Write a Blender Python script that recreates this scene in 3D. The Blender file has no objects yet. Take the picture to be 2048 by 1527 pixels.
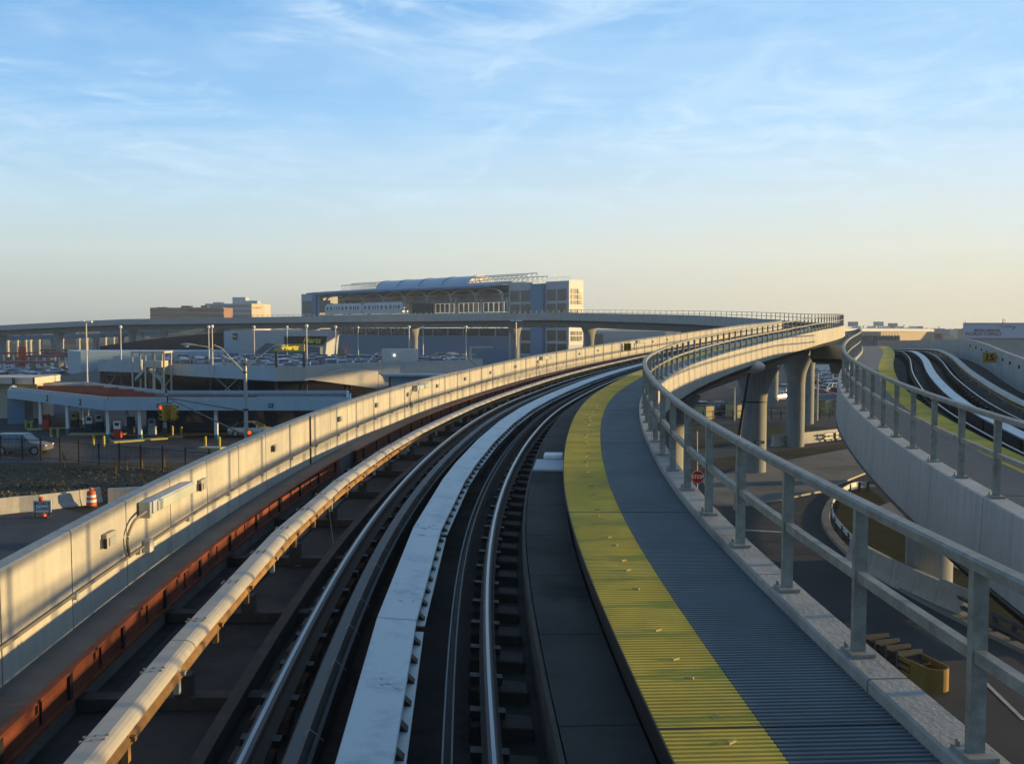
import bpy, bmesh, math, random
import numpy as np
from mathutils import Vector, Matrix
random.seed(7)
SC = bpy.context.scene
COL = SC.collection
R = math.radians
# ------------------------------------------------------------------ camera, sky, sun, exposure
EYE = 10.5
cam_d = bpy.data.cameras.new('camera'); cam = bpy.data.objects.new('camera', cam_d); COL.objects.link(cam)
cam.location = (0, 0, EYE); cam.rotation_euler = (R(90 - 3.121), 0, 0)
cam_d.sensor_width = 36; cam_d.lens = 34.98; cam_d.clip_start = .05; cam_d.clip_end = 9000
SC.camera = cam
SUN_AZ, SUN_EL = 82., 5.9
sd = bpy.data.lights.new('sun', 'SUN'); sd.energy = 5.0; sd.angle = R(1.1); sd.color = (1., .69, .30)
so = bpy.data.objects.new('sun', sd); COL.objects.link(so)
sv = Vector((math.sin(R(SUN_AZ)) * math.cos(R(SUN_EL)), math.cos(R(SUN_AZ)) * math.cos(R(SUN_EL)), math.sin(R(SUN_EL))))
so.rotation_euler = sv.to_track_quat('Z', 'Y').to_euler()
SC.view_settings.view_transform = 'Standard'; SC.view_settings.look = 'None'
SC.view_settings.exposure = 0.62; SC.view_settings.gamma = 1

def build_world():
    w = bpy.data.worlds.new('World'); SC.world = w; w.use_nodes = True
    nt = w.node_tree; N = nt.nodes; L = nt.links; N.clear()
    def n(t, **k):
        x = N.new(t)
        for a, b in k.items(): setattr(x, a, b)
        return x
    out = n('ShaderNodeOutputWorld'); bg = n('ShaderNodeBackground'); L.new(bg.outputs[0], out.inputs[0])
    sky = n('ShaderNodeTexSky', sky_type='NISHITA'); sky.sun_disc = False
    sky.sun_elevation = R(SUN_EL); sky.sun_rotation = R(SUN_AZ); sky.air_density = 1.; sky.dust_density = .6; sky.ozone_density = 2.
    tc = n('ShaderNodeTexCoord'); sep = n('ShaderNodeSeparateXYZ'); L.new(tc.outputs['Generated'], sep.inputs[0])
    def math_(op, a, b=None, c=None):
        m = n('ShaderNodeMath', operation=op)
        for i, v in enumerate((a, b, c)):
            if v is None: continue
            if isinstance(v, (int, float)): m.inputs[i].default_value = v
            else: L.new(v, m.inputs[i])
        return m.outputs[0]
    def ramp(fac, stops, interp='EASE'):
        r = n('ShaderNodeValToRGB'); r.color_ramp.interpolation = interp
        e = r.color_ramp.elements
        while len(e) < len(stops): e.new(.5)
        for x, (p, c) in zip(e, stops): x.position = p; x.color = (*c, 1)
        L.new(fac, r.inputs[0]); return r.outputs[0]
    def lin(*c): return tuple((x / 255 / 12.92) if x < 10 else ((x / 255 + .055) / 1.055) ** 2.4 for x in c)
    z = sep.outputs[2]
    left = ramp(z, [(0., lin(164, 170, 168)), (.025, lin(182, 188, 184)), (.075, lin(192, 206, 206)), (.125, lin(178, 206, 222)), (.20, lin(140, 188, 230)), (.31, lin(98, 158, 216)), (.6, lin(44, 94, 150)), (1., lin(32, 72, 120))], 'LINEAR')
    right = ramp(z, [(0., lin(213, 204, 182)), (.03, lin(215, 210, 192)), (.075, lin(216, 218, 206)), (.125, lin(204, 219, 224)), (.20, lin(170, 208, 238)), (.31, lin(132, 184, 232)), (.6, lin(60, 114, 170)), (1., lin(34, 74, 122))], 'LINEAR')
    fx = n('ShaderNodeMapRange'); L.new(sep.outputs[0], fx.inputs[0]); fx.inputs[1].default_value = -.5; fx.inputs[2].default_value = .42
    fx.interpolation_type = 'SMOOTHSTEP'
    base = n('ShaderNodeMix', data_type='RGBA'); L.new(fx.outputs[0], base.inputs[0]); L.new(left, base.inputs[6]); L.new(right, base.inputs[7])
    back = ramp(z, [(0., lin(122, 148, 168)), (.05, lin(128, 156, 180)), (.125, lin(126, 162, 194)), (.25, lin(104, 150, 188)), (.5, lin(62, 112, 160)), (1., lin(36, 78, 124))], 'LINEAR')  # unseen sky outside the view, invented bluer and dimmer to cool the shade
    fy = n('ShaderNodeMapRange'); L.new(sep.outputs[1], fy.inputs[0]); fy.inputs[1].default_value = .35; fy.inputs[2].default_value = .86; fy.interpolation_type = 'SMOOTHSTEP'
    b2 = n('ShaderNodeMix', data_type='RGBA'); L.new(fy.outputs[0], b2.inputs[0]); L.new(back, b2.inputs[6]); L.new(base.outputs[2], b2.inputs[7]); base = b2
    # physical sky added under the hand-set gradient so light still follows the sun
    sk = n('ShaderNodeMix', data_type='RGBA', blend_type='MULTIPLY'); sk.inputs[0].default_value = 1
    L.new(sky.outputs[0], sk.inputs[6]); sk.inputs[7].default_value = (.10, .10, .10, 1)
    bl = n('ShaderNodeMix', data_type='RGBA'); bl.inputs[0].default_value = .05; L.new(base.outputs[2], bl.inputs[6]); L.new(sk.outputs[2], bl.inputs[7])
    # cirrus: noise on a high flat layer
    zz = math_('MAXIMUM', z, .03); px = math_('DIVIDE', sep.outputs[0], zz); py = math_('DIVIDE', sep.outputs[1], zz)
    cb = n('ShaderNodeCombineXYZ'); L.new(px, cb.inputs[0]); L.new(py, cb.inputs[1])
    def cloud(rot, sc, scale, detail, lo, hi, seed, dist=.6, dome=False):
        mp = n('ShaderNodeMapping'); mp.inputs['Rotation'].default_value = (0, R(rot), 0) if dome else (0, 0, R(rot)); mp.inputs['Scale'].default_value = sc; mp.inputs['Location'].default_value = (seed, seed * .7, seed * 1.3)
        L.new(tc.outputs['Generated'] if dome else cb.outputs[0], mp.inputs[0])
        no = n('ShaderNodeTexNoise'); no.inputs['Scale'].default_value = scale; no.inputs['Detail'].default_value = detail
        no.inputs['Roughness'].default_value = .62; no.inputs['Distortion'].default_value = dist; L.new(mp.outputs[0], no.inputs[0])
        mr = n('ShaderNodeMapRange'); L.new(no.outputs[0], mr.inputs[0]); mr.inputs[1].default_value = lo; mr.inputs[2].default_value = hi
        return mr.outputs[0]
    c1 = cloud(35, (.35, 1., 1), .9, 9, .46, .84, 3.1, 1.3)
    c2 = cloud(-32, (.5, 1.4, 1), 1.1, 9, .48, .82, 8.3, 1.2)
    c3 = cloud(8, (.12, .9, 1), .5, 5, .42, .8, 1.7, .3)
    c4 = cloud(60, (1., 1., 1), .5, 3, .36, .60, 12.2, .2)      # where streaks gather
    c5 = cloud(-20, (2.0, .6, 9.), 1.7, 10, .45, .78, 2.3, 1.8, True); c6 = cloud(-33, (3., .6, 11.), 2.6, 10, .50, .80, 6.1, 2.0, True); c7 = cloud(0, (1., 1., 2.4), 3.0, 3, .37, .60, 9.4, .3, True)
    wisp = math_('MULTIPLY', math_('ADD', c5, c6), c7)
    a = math_('MULTIPLY', math_('ADD', c1, math_('MULTIPLY', c2, .8)), c4)
    a = math_('ADD', math_('ADD', math_('MULTIPLY', a, .4), math_('MULTIPLY', c3, .32)), math_('MULTIPLY', wisp, 1.0))
    fade = n('ShaderNodeMapRange'); L.new(z, fade.inputs[0]); fade.inputs[1].default_value = .05; fade.inputs[2].default_value = .16
    a = math_('MINIMUM', math_('MULTIPLY', math_('MULTIPLY', a, .66), fade.outputs[0]), .55)
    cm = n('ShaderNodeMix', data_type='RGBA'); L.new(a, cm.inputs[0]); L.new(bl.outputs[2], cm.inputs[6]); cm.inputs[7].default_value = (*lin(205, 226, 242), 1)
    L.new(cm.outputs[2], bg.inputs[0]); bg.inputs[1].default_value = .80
build_world()

# ------------------------------------------------------------------ materials
MATS = {}
def mat(name, col, rough=.75, metal=0., var=.15, scale=1.5, bump=0., bscale=20., streak=0., spec=.35, emit=None, detail=6, stretch=None, dirt=None, dirtscale=.35):
    if name in MATS: return MATS[name]
    m = bpy.data.materials.new(name); m.use_nodes = True; nt = m.node_tree; N = nt.nodes; L = nt.links
    b = N['Principled BSDF']; b.inputs['Roughness'].default_value = rough; b.inputs['Metallic'].default_value = metal
    b.inputs['Specular IOR Level'].default_value = spec
    tc = N.new('ShaderNodeTexCoord'); mp = N.new('ShaderNodeMapping'); L.new(tc.outputs['Object'], mp.inputs[0])
    if stretch: mp.inputs['Scale'].default_value = stretch
    no = N.new('ShaderNodeTexNoise'); no.inputs['Scale'].default_value = scale; no.inputs['Detail'].default_value = detail; no.inputs['Roughness'].default_value = .65
    L.new(mp.outputs[0], no.inputs[0])
    mr = N.new('ShaderNodeMapRange'); L.new(no.outputs[0], mr.inputs[0]); mr.inputs[1].default_value = .3; mr.inputs[2].default_value = .7
    mr.inputs[3].default_value = 1 - var; mr.inputs[4].default_value = 1 + var
    hv = N.new('ShaderNodeMix'); hv.data_type = 'RGBA'; hv.blend_type = 'MULTIPLY'; hv.inputs[0].default_value = 1
    hv.inputs[6].default_value = (*col, 1); L.new(mr.outputs[0], hv.inputs[7]); cur = hv.outputs[2]
    if streak:
        m2 = N.new('ShaderNodeMapping'); L.new(tc.outputs['Object'], m2.inputs[0]); m2.inputs['Scale'].default_value = (5., 5., .35)
        n2 = N.new('ShaderNodeTexNoise'); n2.inputs['Scale'].default_value = 1.4; n2.inputs['Detail'].default_value = 6; L.new(m2.outputs[0], n2.inputs[0])
        r2 = N.new('ShaderNodeMapRange'); L.new(n2.outputs[0], r2.inputs[0]); r2.inputs[1].default_value = .42; r2.inputs[2].default_value = .72; r2.inputs[3].default_value = 1.; r2.inputs[4].default_value = 1 - streak
        h2 = N.new('ShaderNodeMix'); h2.data_type = 'RGBA'; h2.blend_type = 'MULTIPLY'; h2.inputs[0].default_value = 1; L.new(cur, h2.inputs[6]); L.new(r2.outputs[0], h2.inputs[7]); cur = h2.outputs[2]
    if dirt:
        n3 = N.new('ShaderNodeTexNoise'); n3.inputs['Scale'].default_value = dirtscale; n3.inputs['Detail'].default_value = 8; n3.inputs['Roughness'].default_value = .7; L.new(tc.outputs['Object'], n3.inputs[0])
        r3 = N.new('ShaderNodeMapRange'); L.new(n3.outputs[0], r3.inputs[0]); r3.inputs[1].default_value = .48; r3.inputs[2].default_value = .68
        h3 = N.new('ShaderNodeMix'); h3.data_type = 'RGBA'; L.new(r3.outputs[0], h3.inputs[0]); L.new(cur, h3.inputs[6]); h3.inputs[7].default_value = (*dirt, 1); cur = h3.outputs[2]
    L.new(cur, b.inputs['Base Color'])
    rr = N.new('ShaderNodeMapRange'); L.new(no.outputs[0], rr.inputs[0]); rr.inputs[3].default_value = max(.02, rough - .12); rr.inputs[4].default_value = min(1, rough + .12); L.new(rr.outputs[0], b.inputs['Roughness'])
    if bump:
        nb = N.new('ShaderNodeTexNoise'); nb.inputs['Scale'].default_value = bscale; nb.inputs['Detail'].default_value = 5; L.new(tc.outputs['Object'], nb.inputs[0])
        bp = N.new('ShaderNodeBump'); bp.inputs['Strength'].default_value = bump; bp.inputs['Distance'].default_value = .02; L.new(nb.outputs[0], bp.inputs['Height']); L.new(bp.outputs[0], b.inputs['Normal'])
    if emit: b.inputs['Emission Color'].default_value = (*emit[:3], 1); b.inputs['Emission Strength'].default_value = emit[3]
    MATS[name] = m; return m
CONC = mat('concrete', (.45, .43, .37), .85, var=.10, scale=2.2, bump=.25, bscale=30, streak=.2, dirt=(.34, .33, .30), dirtscale=.6)
CONCB = mat('shade_cool_concrete', (.42, .43, .41), .85, var=.10, scale=2.0, bump=.25, bscale=30, streak=.22, dirt=(.33, .34, .325), dirtscale=.5)  # same wall concrete with the cool tint of shade put into its colour
CONCG = mat('girder_concrete', (.22, .24, .24), .85, var=.12, scale=.8, bump=.15, bscale=12, streak=.22)
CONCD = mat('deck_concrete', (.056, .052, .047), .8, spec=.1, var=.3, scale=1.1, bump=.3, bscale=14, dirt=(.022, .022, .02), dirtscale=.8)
CONCM = mat('ledge_concrete', (.13, .125, .115), .85, var=.25, scale=1.5, bump=.25, bscale=18, dirt=(.07, .065, .06))
PIERM = mat('pier_concrete', (.25, .265, .26), .85, var=.12, scale=.9, bump=.12, bscale=10, streak=.25)
GALV = mat('galvanised_steel', (.37, .40, .385), .5, .35, var=.15, scale=8, spec=.5)
CONC_DIM = mat('vignette_dim_concrete', (.33, .325, .29), .85, var=.15, scale=2.5, bump=.3, bscale=30, streak=.15, dirt=(.19, .19, .175), dirtscale=.8)  # near fascia copy of the concrete, vignette darkening put into its colour
PAINTG = mat('railing_paint', (.26, .27, .24), .6, .1, var=.22, scale=9, spec=.4, streak=.2, dirt=(.16, .155, .13), dirtscale=5)
RAILH = mat('dull_rail_head', (.045, .043, .042), .6, .0, var=.15, scale=3)
RAILW = mat('rusty_rail_web', (.055, .038, .028), .8, .2, var=.3, scale=7)
POLISH = mat('wheel_polished_steel', (.24, .25, .255), .3, .95, var=.15, scale=3)
LIMM = mat('aluminium_plate', (.46, .52, .53), .45, .25, var=.12, scale=3.5, spec=.5, dirt=(.33, .375, .39), dirtscale=3.5)
COVM = mat('cover_board', (.37, .345, .29), .55, 0, var=.12, scale=2.4, dirt=(.27, .25, .21), dirtscale=2.2)
RUST = mat('rust_red_steel', (.18, .048, .022), .75, .1, var=.4, scale=4)
WOODB = mat('brown_insulator', (.28, .16, .06), .7, var=.3, scale=6)
TIEM = mat('track_tie', (.055, .046, .037), .85, var=.4, scale=4, bump=.3)
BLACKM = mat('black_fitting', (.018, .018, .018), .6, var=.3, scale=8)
GRATE = mat('blue_grey_grating', (.125, .148, .158), .6, .05, var=.16, scale=.9, dirt=(.095, .108, .112), dirtscale=.7)
GRATEG = mat('warm_grey_grating', (.16, .158, .15), .7, 0, var=.16, scale=.9)
YEL = mat('yellow_tactile_paint', (.62, .465, .085), .85, 0, var=.2, scale=.8, dirt=(.38, .32, .10), dirtscale=.6, spec=.15)
ASPH = mat('asphalt', (.074, .078, .085), .85, var=.25, scale=.25, spec=.06, bump=.2, bscale=6, dirt=(.10, .102, .105), dirtscale=.14)
ASPHL = mat('worn_asphalt', (.082, .086, .093), .85, spec=.06, var=.25, scale=.35, bump=.2, bscale=6, dirt=(.04, .04, .042), dirtscale=.12)
PAVE = mat('light_paving', (.23, .23, .22), .9, spec=.08, var=.15, scale=.4, dirt=(.11, .11, .10), dirtscale=.2)
DIRT = mat('dry_ground', (.065, .059, .042), .95, spec=.05, var=.35, scale=.3, bump=.4, bscale=4, dirt=(.045, .048, .024), dirtscale=.08)
WPAINT = mat('white_road_paint', (.45, .45, .43), .8, var=.2, scale=3)
YPAINT = mat('yellow_safety_paint', (.42, .36, .05), .6, var=.2, scale=5)
WHITE = mat('white_paint', (.74, .75, .75), .55, var=.07, scale=.8, streak=.12)
PALE = mat('pale_blue_panel', (.34, .46, .54), .5, var=.08, scale=.5, streak=.12)
PALEG = mat('pale_grey_panel', (.40, .45, .48), .6, var=.08, scale=.4, streak=.18)
MIDB = mat('mid_blue_grey_wall', (.13, .21, .29), .6, var=.12, scale=.4)
DARKW = mat('dark_wall', (.045, .05, .06), .8, var=.2, scale=.5)
BEIGE = mat('beige_wall', (.45, .40, .32), .8, var=.1, scale=.5)
GLASS = mat('dark_window_glass', (.03, .04, .05), .12, 0, var=.3, scale=.6, spec=.9)
GLASSB = mat('bronze_window_glass', (.10, .09, .075), .18, .1, var=.3, scale=.25, spec=.9)
BRICK = mat('brown_brick', (.26, .15, .10), .85, var=.15, scale=.3)
BLK = mat('black_sign_face', (.012, .013, .014), .45, var=.1, scale=2)
SIGNY = mat('yellow_sign_letter', (.62, .56, .04), .5, var=.05)
RED = mat('red_paint', (.42, .045, .02), .6, var=.12, scale=.6)
TYRE = mat('tyre_rubber', (.02, .02, .02), .8)
CHROME = mat('wheel_alloy', (.45, .45, .46), .35, .8)
LAMPG = mat('lamp_lens', (.75, .75, .7), .3, spec=.6)
ORANGE = mat('orange_plastic', (.62, .09, .015), .5, var=.06)
WREFL = mat('white_reflective_band', (.7, .7, .68), .5)
SIGR = mat('traffic_yellow_paint', (.45, .27, .03), .55, var=.15, scale=5)

# ------------------------------------------------------------------ mesh helpers
class MB:
    def __init__(s): s.v = []; s.f = []; s.m = []; s.cur = 0
    def add(s, vs, fs):
        o = len(s.v); s.v += [tuple(map(float, p)) for p in vs]
        for f in fs: s.f.append(tuple(i + o for i in f)); s.m.append(s.cur)
        return s
    def box(s, c, sz, X=(1, 0, 0), Y=(0, 1, 0), Z=(0, 0, 1)):
        c = np.array(c, float); X = np.array(X, float) * sz[0] / 2; Y = np.array(Y, float) * sz[1] / 2; Z = np.array(Z, float) * sz[2] / 2
        vs = [c + a * X + b * Y + d * Z for d in (-1, 1) for b in (-1, 1) for a in (-1, 1)]
        return s.add(vs, [(0, 2, 3, 1), (4, 5, 7, 6), (0, 1, 5, 4), (2, 6, 7, 3), (0, 4, 6, 2), (1, 3, 7, 5)])
    def tube(s, pts, r, n=8, caps=True):
        pts = [np.array(p, float) for p in pts]; rr = r if hasattr(r, '__len__') else [r] * len(pts); vs = []
        for i, p in enumerate(pts):
            t = pts[min(i + 1, len(pts) - 1)] - pts[max(i - 1, 0)]; t = t / (np.linalg.norm(t) + 1e-9)
            up = np.array((0, 0, 1.)) if abs(t[2]) < .9 else np.array((0, 1., 0))
            a = np.cross(t, up); a /= np.linalg.norm(a); b = np.cross(a, t)
            for k in range(n):
                w = 2 * math.pi * (k + .5) / n; vs.append(p + rr[i] * (math.cos(w) * a + math.sin(w) * b))
        fs = [(i * n + k, i * n + (k + 1) % n, (i + 1) * n + (k + 1) % n, (i + 1) * n + k) for i in range(len(pts) - 1) for k in range(n)]
        if caps: fs += [tuple(range(n - 1, -1, -1)), tuple(range((len(pts) - 1) * n, len(pts) * n))]
        return s.add(vs, fs)
    def cyl(s, base, r, h, n=16, r2=None, axis=(0, 0, 1)):
        b = np.array(base, float); a = np.array(axis, float)
        return s.tube([b, b + a * h], [r, r if r2 is None else r2], n)
    def prism(s, poly, d):       # poly: 3d points, extruded by vector d
        n = len(poly); p = [np.array(q, float) for q in poly]; d = np.array(d, float)
        return s.add(p + [q + d for q in p], [tuple(range(n)), tuple(range(2 * n - 1, n - 1, -1))] + [(i, i + n, (i + 1) % n + n, (i + 1) % n) for i in range(n)])
    def rings(s, rs, caps=True):
        n = len(rs[0]); vs = [p for r in rs for p in r]
        fs = [(i * n + k, i * n + (k + 1) % n, (i + 1) * n + (k + 1) % n, (i + 1) * n + k) for i in range(len(rs) - 1) for k in range(n)]
        if caps: fs += [tuple(range(n - 1, -1, -1)), tuple(range((len(rs) - 1) * n, len(rs) * n))]
        return s.add(vs, fs)
    def sphere(s, c, r, n=12, m=8, sq=(1, 1, 1)):
        c = np.array(c, float); rs = []
        for i in range(m + 1):
            ph = -math.pi / 2 + math.pi * i / m; q = max(math.cos(ph), .02)
            rs.append([c + r * np.array((q * math.cos(2 * math.pi * k / n) * sq[0], q * math.sin(2 * math.pi * k / n) * sq[1], math.sin(ph) * sq[2])) for k in range(n)])
        return s.rings(rs)

def build(name, mb, m, parent=None, loc=None, smooth=False, bevel=0., recalc=True):
    """one mesh object; mb in world coordinates unless loc=False (then local to the parent/own origin)"""
    if parent is not None and loc is None: off = np.array(parent_world(parent))
    elif loc is False: off = np.zeros(3)
    elif loc is None:
        a = np.array(mb.v); off = np.array(((a[:, 0].min() + a[:, 0].max()) / 2, (a[:, 1].min() + a[:, 1].max()) / 2, a[:, 2].min()))
    else: off = np.array(loc)
    me = bpy.data.meshes.new(name); me.from_pydata([tuple(np.array(p) - off) for p in mb.v], [], mb.f)
    ms = m if isinstance(m, (list, tuple)) else [m]
    for x in ms: me.materials.append(x)
    if len(ms) > 1: me.polygons.foreach_set('material_index', mb.m)
    if recalc:
        bm = bmesh.new(); bm.from_mesh(me); bmesh.ops.recalc_face_normals(bm, faces=bm.faces); bm.to_mesh(me); bm.free()
    if smooth:
        me.polygons.foreach_set('use_smooth', [True] * len(me.polygons))
        try: me.set_sharp_from_angle(angle=R(38))
        except Exception: pass
    me.update()
    o = bpy.data.objects.new(name, me); COL.objects.link(o)
    if bevel:
        b = o.modifiers.new('b', 'BEVEL'); b.width = bevel; b.segments = 2; b.limit_method = 'ANGLE'; b.angle_limit = R(40)
    if parent is not None: o.parent = parent
    else: o.location = off if loc is not False else (0, 0, 0)
    return o
def parent_world(p):
    v = Vector((0, 0, 0))
    while p is not None: v = v + p.location; p = p.parent
    return tuple(v)
def tag(o, label=None, cat=None, group=None, kind=None):
    if label: o['label'] = label
    if cat: o['category'] = cat
    if group: o['group'] = group
    if kind: o['kind'] = kind
    return o
def thing(name, label, cat, loc=(0, 0, 0), group=None, rz=0):
    o = bpy.data.objects.new(name, None); COL.objects.link(o); o.location = loc; o.rotation_euler = (0, 0, rz); o.empty_display_size = .3
    return tag(o, label, cat, group)
def struct(name, mb, m, label=None, **k): return tag(build(name, mb, m, **k), label, None, None, 'structure')
KIDS = {}
def kids(o): return [c for c in bpy.data.objects if c.parent == o]
def dup(o, loc, rz=None, label=None, group=None, parent=None, sc=None, top=True, tree=None):
    """copies a thing with its parts; tree = cached (children) structure"""
    c = o.copy(); COL.objects.link(c)
    if top:
        c.location = loc
        if rz is not None: c.rotation_euler = (0, 0, rz)
        if sc: c.scale = (sc, sc, sc) if not hasattr(sc, '__len__') else sc
        if label: c['label'] = label
        if group: c['group'] = group
    if parent is not None: c.parent = parent
    if o.name not in KIDS: KIDS[o.name] = kids(o)
    for ch in KIDS[o.name]: dup(ch, None, parent=c, top=False)
    return c
def mesh_text(s, size, ext, o, ux, uy, un, font_shear=0, bold=0, align='CENTER'):
    """text as geometry: returns MB with letters at origin o, along ux, up uy, facing un"""
    cu = bpy.data.curves.new('t', 'FONT'); cu.body = s; cu.size = size; cu.extrude = ext; cu.align_x = align; cu.align_y = 'CENTER'; cu.shear = font_shear; cu.offset = bold; cu.resolution_u = 3
    ob = bpy.data.objects.new('t', cu); COL.objects.link(ob); bpy.context.view_layer.update()
    me = bpy.data.meshes.new_from_object(ob.evaluated_get(bpy.context.evaluated_depsgraph_get()))
    o, ux, uy, un = (np.array(q, float) for q in (o, ux, uy, un)); mb = MB()
    mb.add([o + v.co[0] * ux + v.co[1] * uy + (v.co[2] + ext) * un for v in me.vertices], [tuple(p.vertices) for p in me.polygons])
    bpy.data.objects.remove(ob); bpy.data.curves.remove(cu); bpy.data.meshes.remove(me); return mb
CP, SP = math.cos(R(3.121)), math.sin(R(3.121))
def at(px, py, D):               # real position of a thing seen there, D metres ahead
    dx = (px - 1024) / 1990.; dz = (763.5 - py) / 1990.
    ry = CP + dz * SP; rz = -SP + dz * CP; t = D / ry
    return np.array((dx * t, D, EYE + rz * t))
def gd(px, py, z=0.):            # real ground point
    dx = (px - 1024) / 1990.; dz = (763.5 - py) / 1990.
    ry = CP + dz * SP; rz = -SP + dz * CP; t = (z - EYE) / rz
    return np.array((dx * t, ry * t, z))
UP = np.array((0, 0, 1.))
# ------------------------------------------------------------------ the two curved guideways
class Guide:
    def __init__(g, x0, y0, th0, ks, kv, zs, zv, cs, cv, smax, back=14.):
        ds = .25; S = np.arange(0, smax, ds); k = np.interp(S, ks, kv); th = th0 + np.concatenate([[0], np.cumsum(k[:-1] * ds)])
        X = x0 + np.concatenate([[0], np.cumsum(np.sin(th[:-1]) * ds)]); Y = y0 + np.concatenate([[0], np.cumsum(np.cos(th[:-1]) * ds)])
        # smooth the height profile
        Z = np.interp(S, zs, zv); w = 41; K = np.hanning(w); K /= K.sum(); Z = np.convolve(np.pad(Z, w // 2, mode='edge'), K, 'valid')
        C = np.interp(S, cs, cv); B = np.arange(-back, 0, ds); sl = (Z[20] - Z[0]) / (20 * ds)
        g.S = np.concatenate([B, S]); g.th = np.concatenate([np.full(len(B), th0), th])
        g.X = np.concatenate([x0 + B * math.sin(th0), X]); g.Y = np.concatenate([y0 + B * math.cos(th0), Y])
        g.Z = np.concatenate([np.full(len(B), Z[0]) + 0 * B, Z]); g.C = np.concatenate([np.full(len(B), C[0]), C])
    def fr(g, s):
        return [float(np.interp(s, g.S, a)) for a in (g.X, g.Y, g.Z, g.th, g.C)]
    def pt(g, s, u, v, cant=0):
        X, Y, Z, th, C = g.fr(s); return np.array((X + u * math.cos(th), Y - u * math.sin(th), EYE + Z + v - (C * u if cant else 0)))
    def ax(g, s):
        th = g.fr(s)[3]; return np.array((math.cos(th), -math.sin(th), 0)), np.array((math.sin(th), math.cos(th), 0))
    def sweep(g, mb, prof, s0, s1, step=1., cant=0, caps=True):
        n = max(2, int(math.ceil((s1 - s0) / step)) + 1); rs = []
        for s in np.linspace(s0, s1, n): rs.append([g.pt(s, u, v, cant) for u, v in prof])
        mb.rings(rs, caps); return mb
    def bx(g, mb, s, u, v, ls, lu, lv, cant=0):     # box centred at (s,u), v = its bottom
        r, t = g.ax(s); c = g.pt(s, u, v, cant) + UP * lv / 2
        return mb.box(c, (lu, ls, lv), r, t)
def rect(u0, u1, v0, v1): return [(u0, v0), (u1, v0), (u1, v1), (u0, v1)]
P1 = [-.69853, -.05626, -.00057, .01553, .00652, .01246, .01109, .00798, .00524, .00307, -.00185, -.00438, -.0104, -.01145, -.0119, -.01114, -.00887, -.00659, -.00545, -.003, .00223, .00341, .00333, .00333, -2.6689, -2.33316, -2.16813, -1.75486, -1.28443, -.58349, -.14522, .28705, 1.14549, 2.04488, 1.87991, 1.34761, -2.96083, .07516, .08776, .12513, .06089, -.06215, 0]
G1 = Guide(P1[0], 3., P1[1], [0, 8, 16, 24, 32, 40, 50, 60, 75, 90, 105, 120, 140, 160, 180, 210, 240, 280, 320, 370, 420, 480], P1[2:24], [0, 15, 30, 45, 60, 80, 100, 130, 160, 200, 260, 330, 480], P1[24:37], [0, 10, 20, 35, 50, 70], P1[37:43], 470)
P2 = [8.35236, .09206, .00424, .01022, .00547, .01246, .00289, .00311, -.00619, -.0029, .01058, .00525, .00322, -2.65198, -2.42292, -1.98722, -1.73332, -1.4601, -1.50482, -2.91693, .00596, .0352, .0539, .0518, 0]
G2 = Guide(P2[0], 4., P2[1], [0, 8, 16, 24, 32, 40, 50, 60, 70, 78, 120], P2[2:10] + [-.012, -.04, -.04], [0, 15, 30, 45, 60, 80, 120], P2[13:18] + [-1.85, -3.], [0, 20, 35, 50, 70], P2[20:25], 118)

def viaduct(G, name, label, side, send, wall_lab, pan):
    """side=+1: walkway on the right (u>0), parapet on the left; -1 mirrored"""
    q = side; S0 = -12
    root = thing(name, label, 'viaduct', tuple(G.pt(S0, 0, -2.)))
    def pr(P): return [(u * q, v) for u, v in P]
    # slab + girder
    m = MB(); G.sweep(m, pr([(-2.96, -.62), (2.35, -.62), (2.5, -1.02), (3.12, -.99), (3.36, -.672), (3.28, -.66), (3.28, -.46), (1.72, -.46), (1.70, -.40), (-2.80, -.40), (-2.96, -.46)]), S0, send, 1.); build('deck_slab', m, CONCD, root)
    m = MB(); G.sweep(m, pr([(-2.25, -.625), (2.45, -.625), (1.75, -1.0), (1.45, -1.92), (-1.25, -1.92), (-1.55, -1.0)]), S0, send, 1.); build('girder', m, CONCG, root)
    # parapet panels with open joints
    n = 0; s = S0; rest = MB()
    while s < send:
        L = pan; e = min(s + L - .018, send); mb = MB() if n < 72 else rest
        G.sweep(mb, pr([(-2.97, -.60), (-2.965, -.2), (-2.94, .80), (-2.925, .82), (-2.81, .82), (-2.795, .805), (-2.79, -.398), (-2.79, -.60)]) if 1 else 0, s, e, .65 if L < 2 else 1.25)
        if n < 72: build('parapet_panel', mb, CONC if q > 0 else CONCB, root)
        s += L; n += 1
        if n == 72: pan = 2.5
    if rest.v: build('parapet_run', rest, CONCB, root)
    m = MB(); G.sweep(m, pr(rect(-2.93, -2.83, -.5, .79)), S0, send - .1, 1.25); build('joint_filler', m, BLACKM, root)
    # fascia panels with curb under the railing
    n = 0; s = S0; rest = MB(); pan2 = 2.5; cur = MB()
    while s < send:
        e = min(s + pan2 - .02, send); mb = MB() if n < 40 else rest
        G.sweep(mb, pr([(3.10, -.55), (3.10, .385), (3.115, .40), (3.36, .40), (3.375, .385), (3.42, -.66), (3.29, -.66), (3.29, -.55)]), s, e, .8)
        if n < 40: build('fascia_panel', mb, CONCB if q < 0 else CONC_DIM if s < 14 else CONC, root)
        s += pan2; n += 1
    if rest.v: build('fascia_run', rest, CONC if q > 0 else CONCB, root)
    m = MB(); G.sweep(m, pr(rect(3.13, 3.30, -.6, .37)), S0, send - .1, 1.25); build('fascia_joint', m, CONCM, root)
    # raised side of the walkway
    m = MB(); G.sweep(m, pr(rect(1.72, 1.80, -.46, .27)), S0, send, 1.); G.sweep(m, pr(rect(1.82, 3.09, .16, .24)), S0, send, 1.); build('walkway_support', m, BLACKM, root)
    return root
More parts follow.
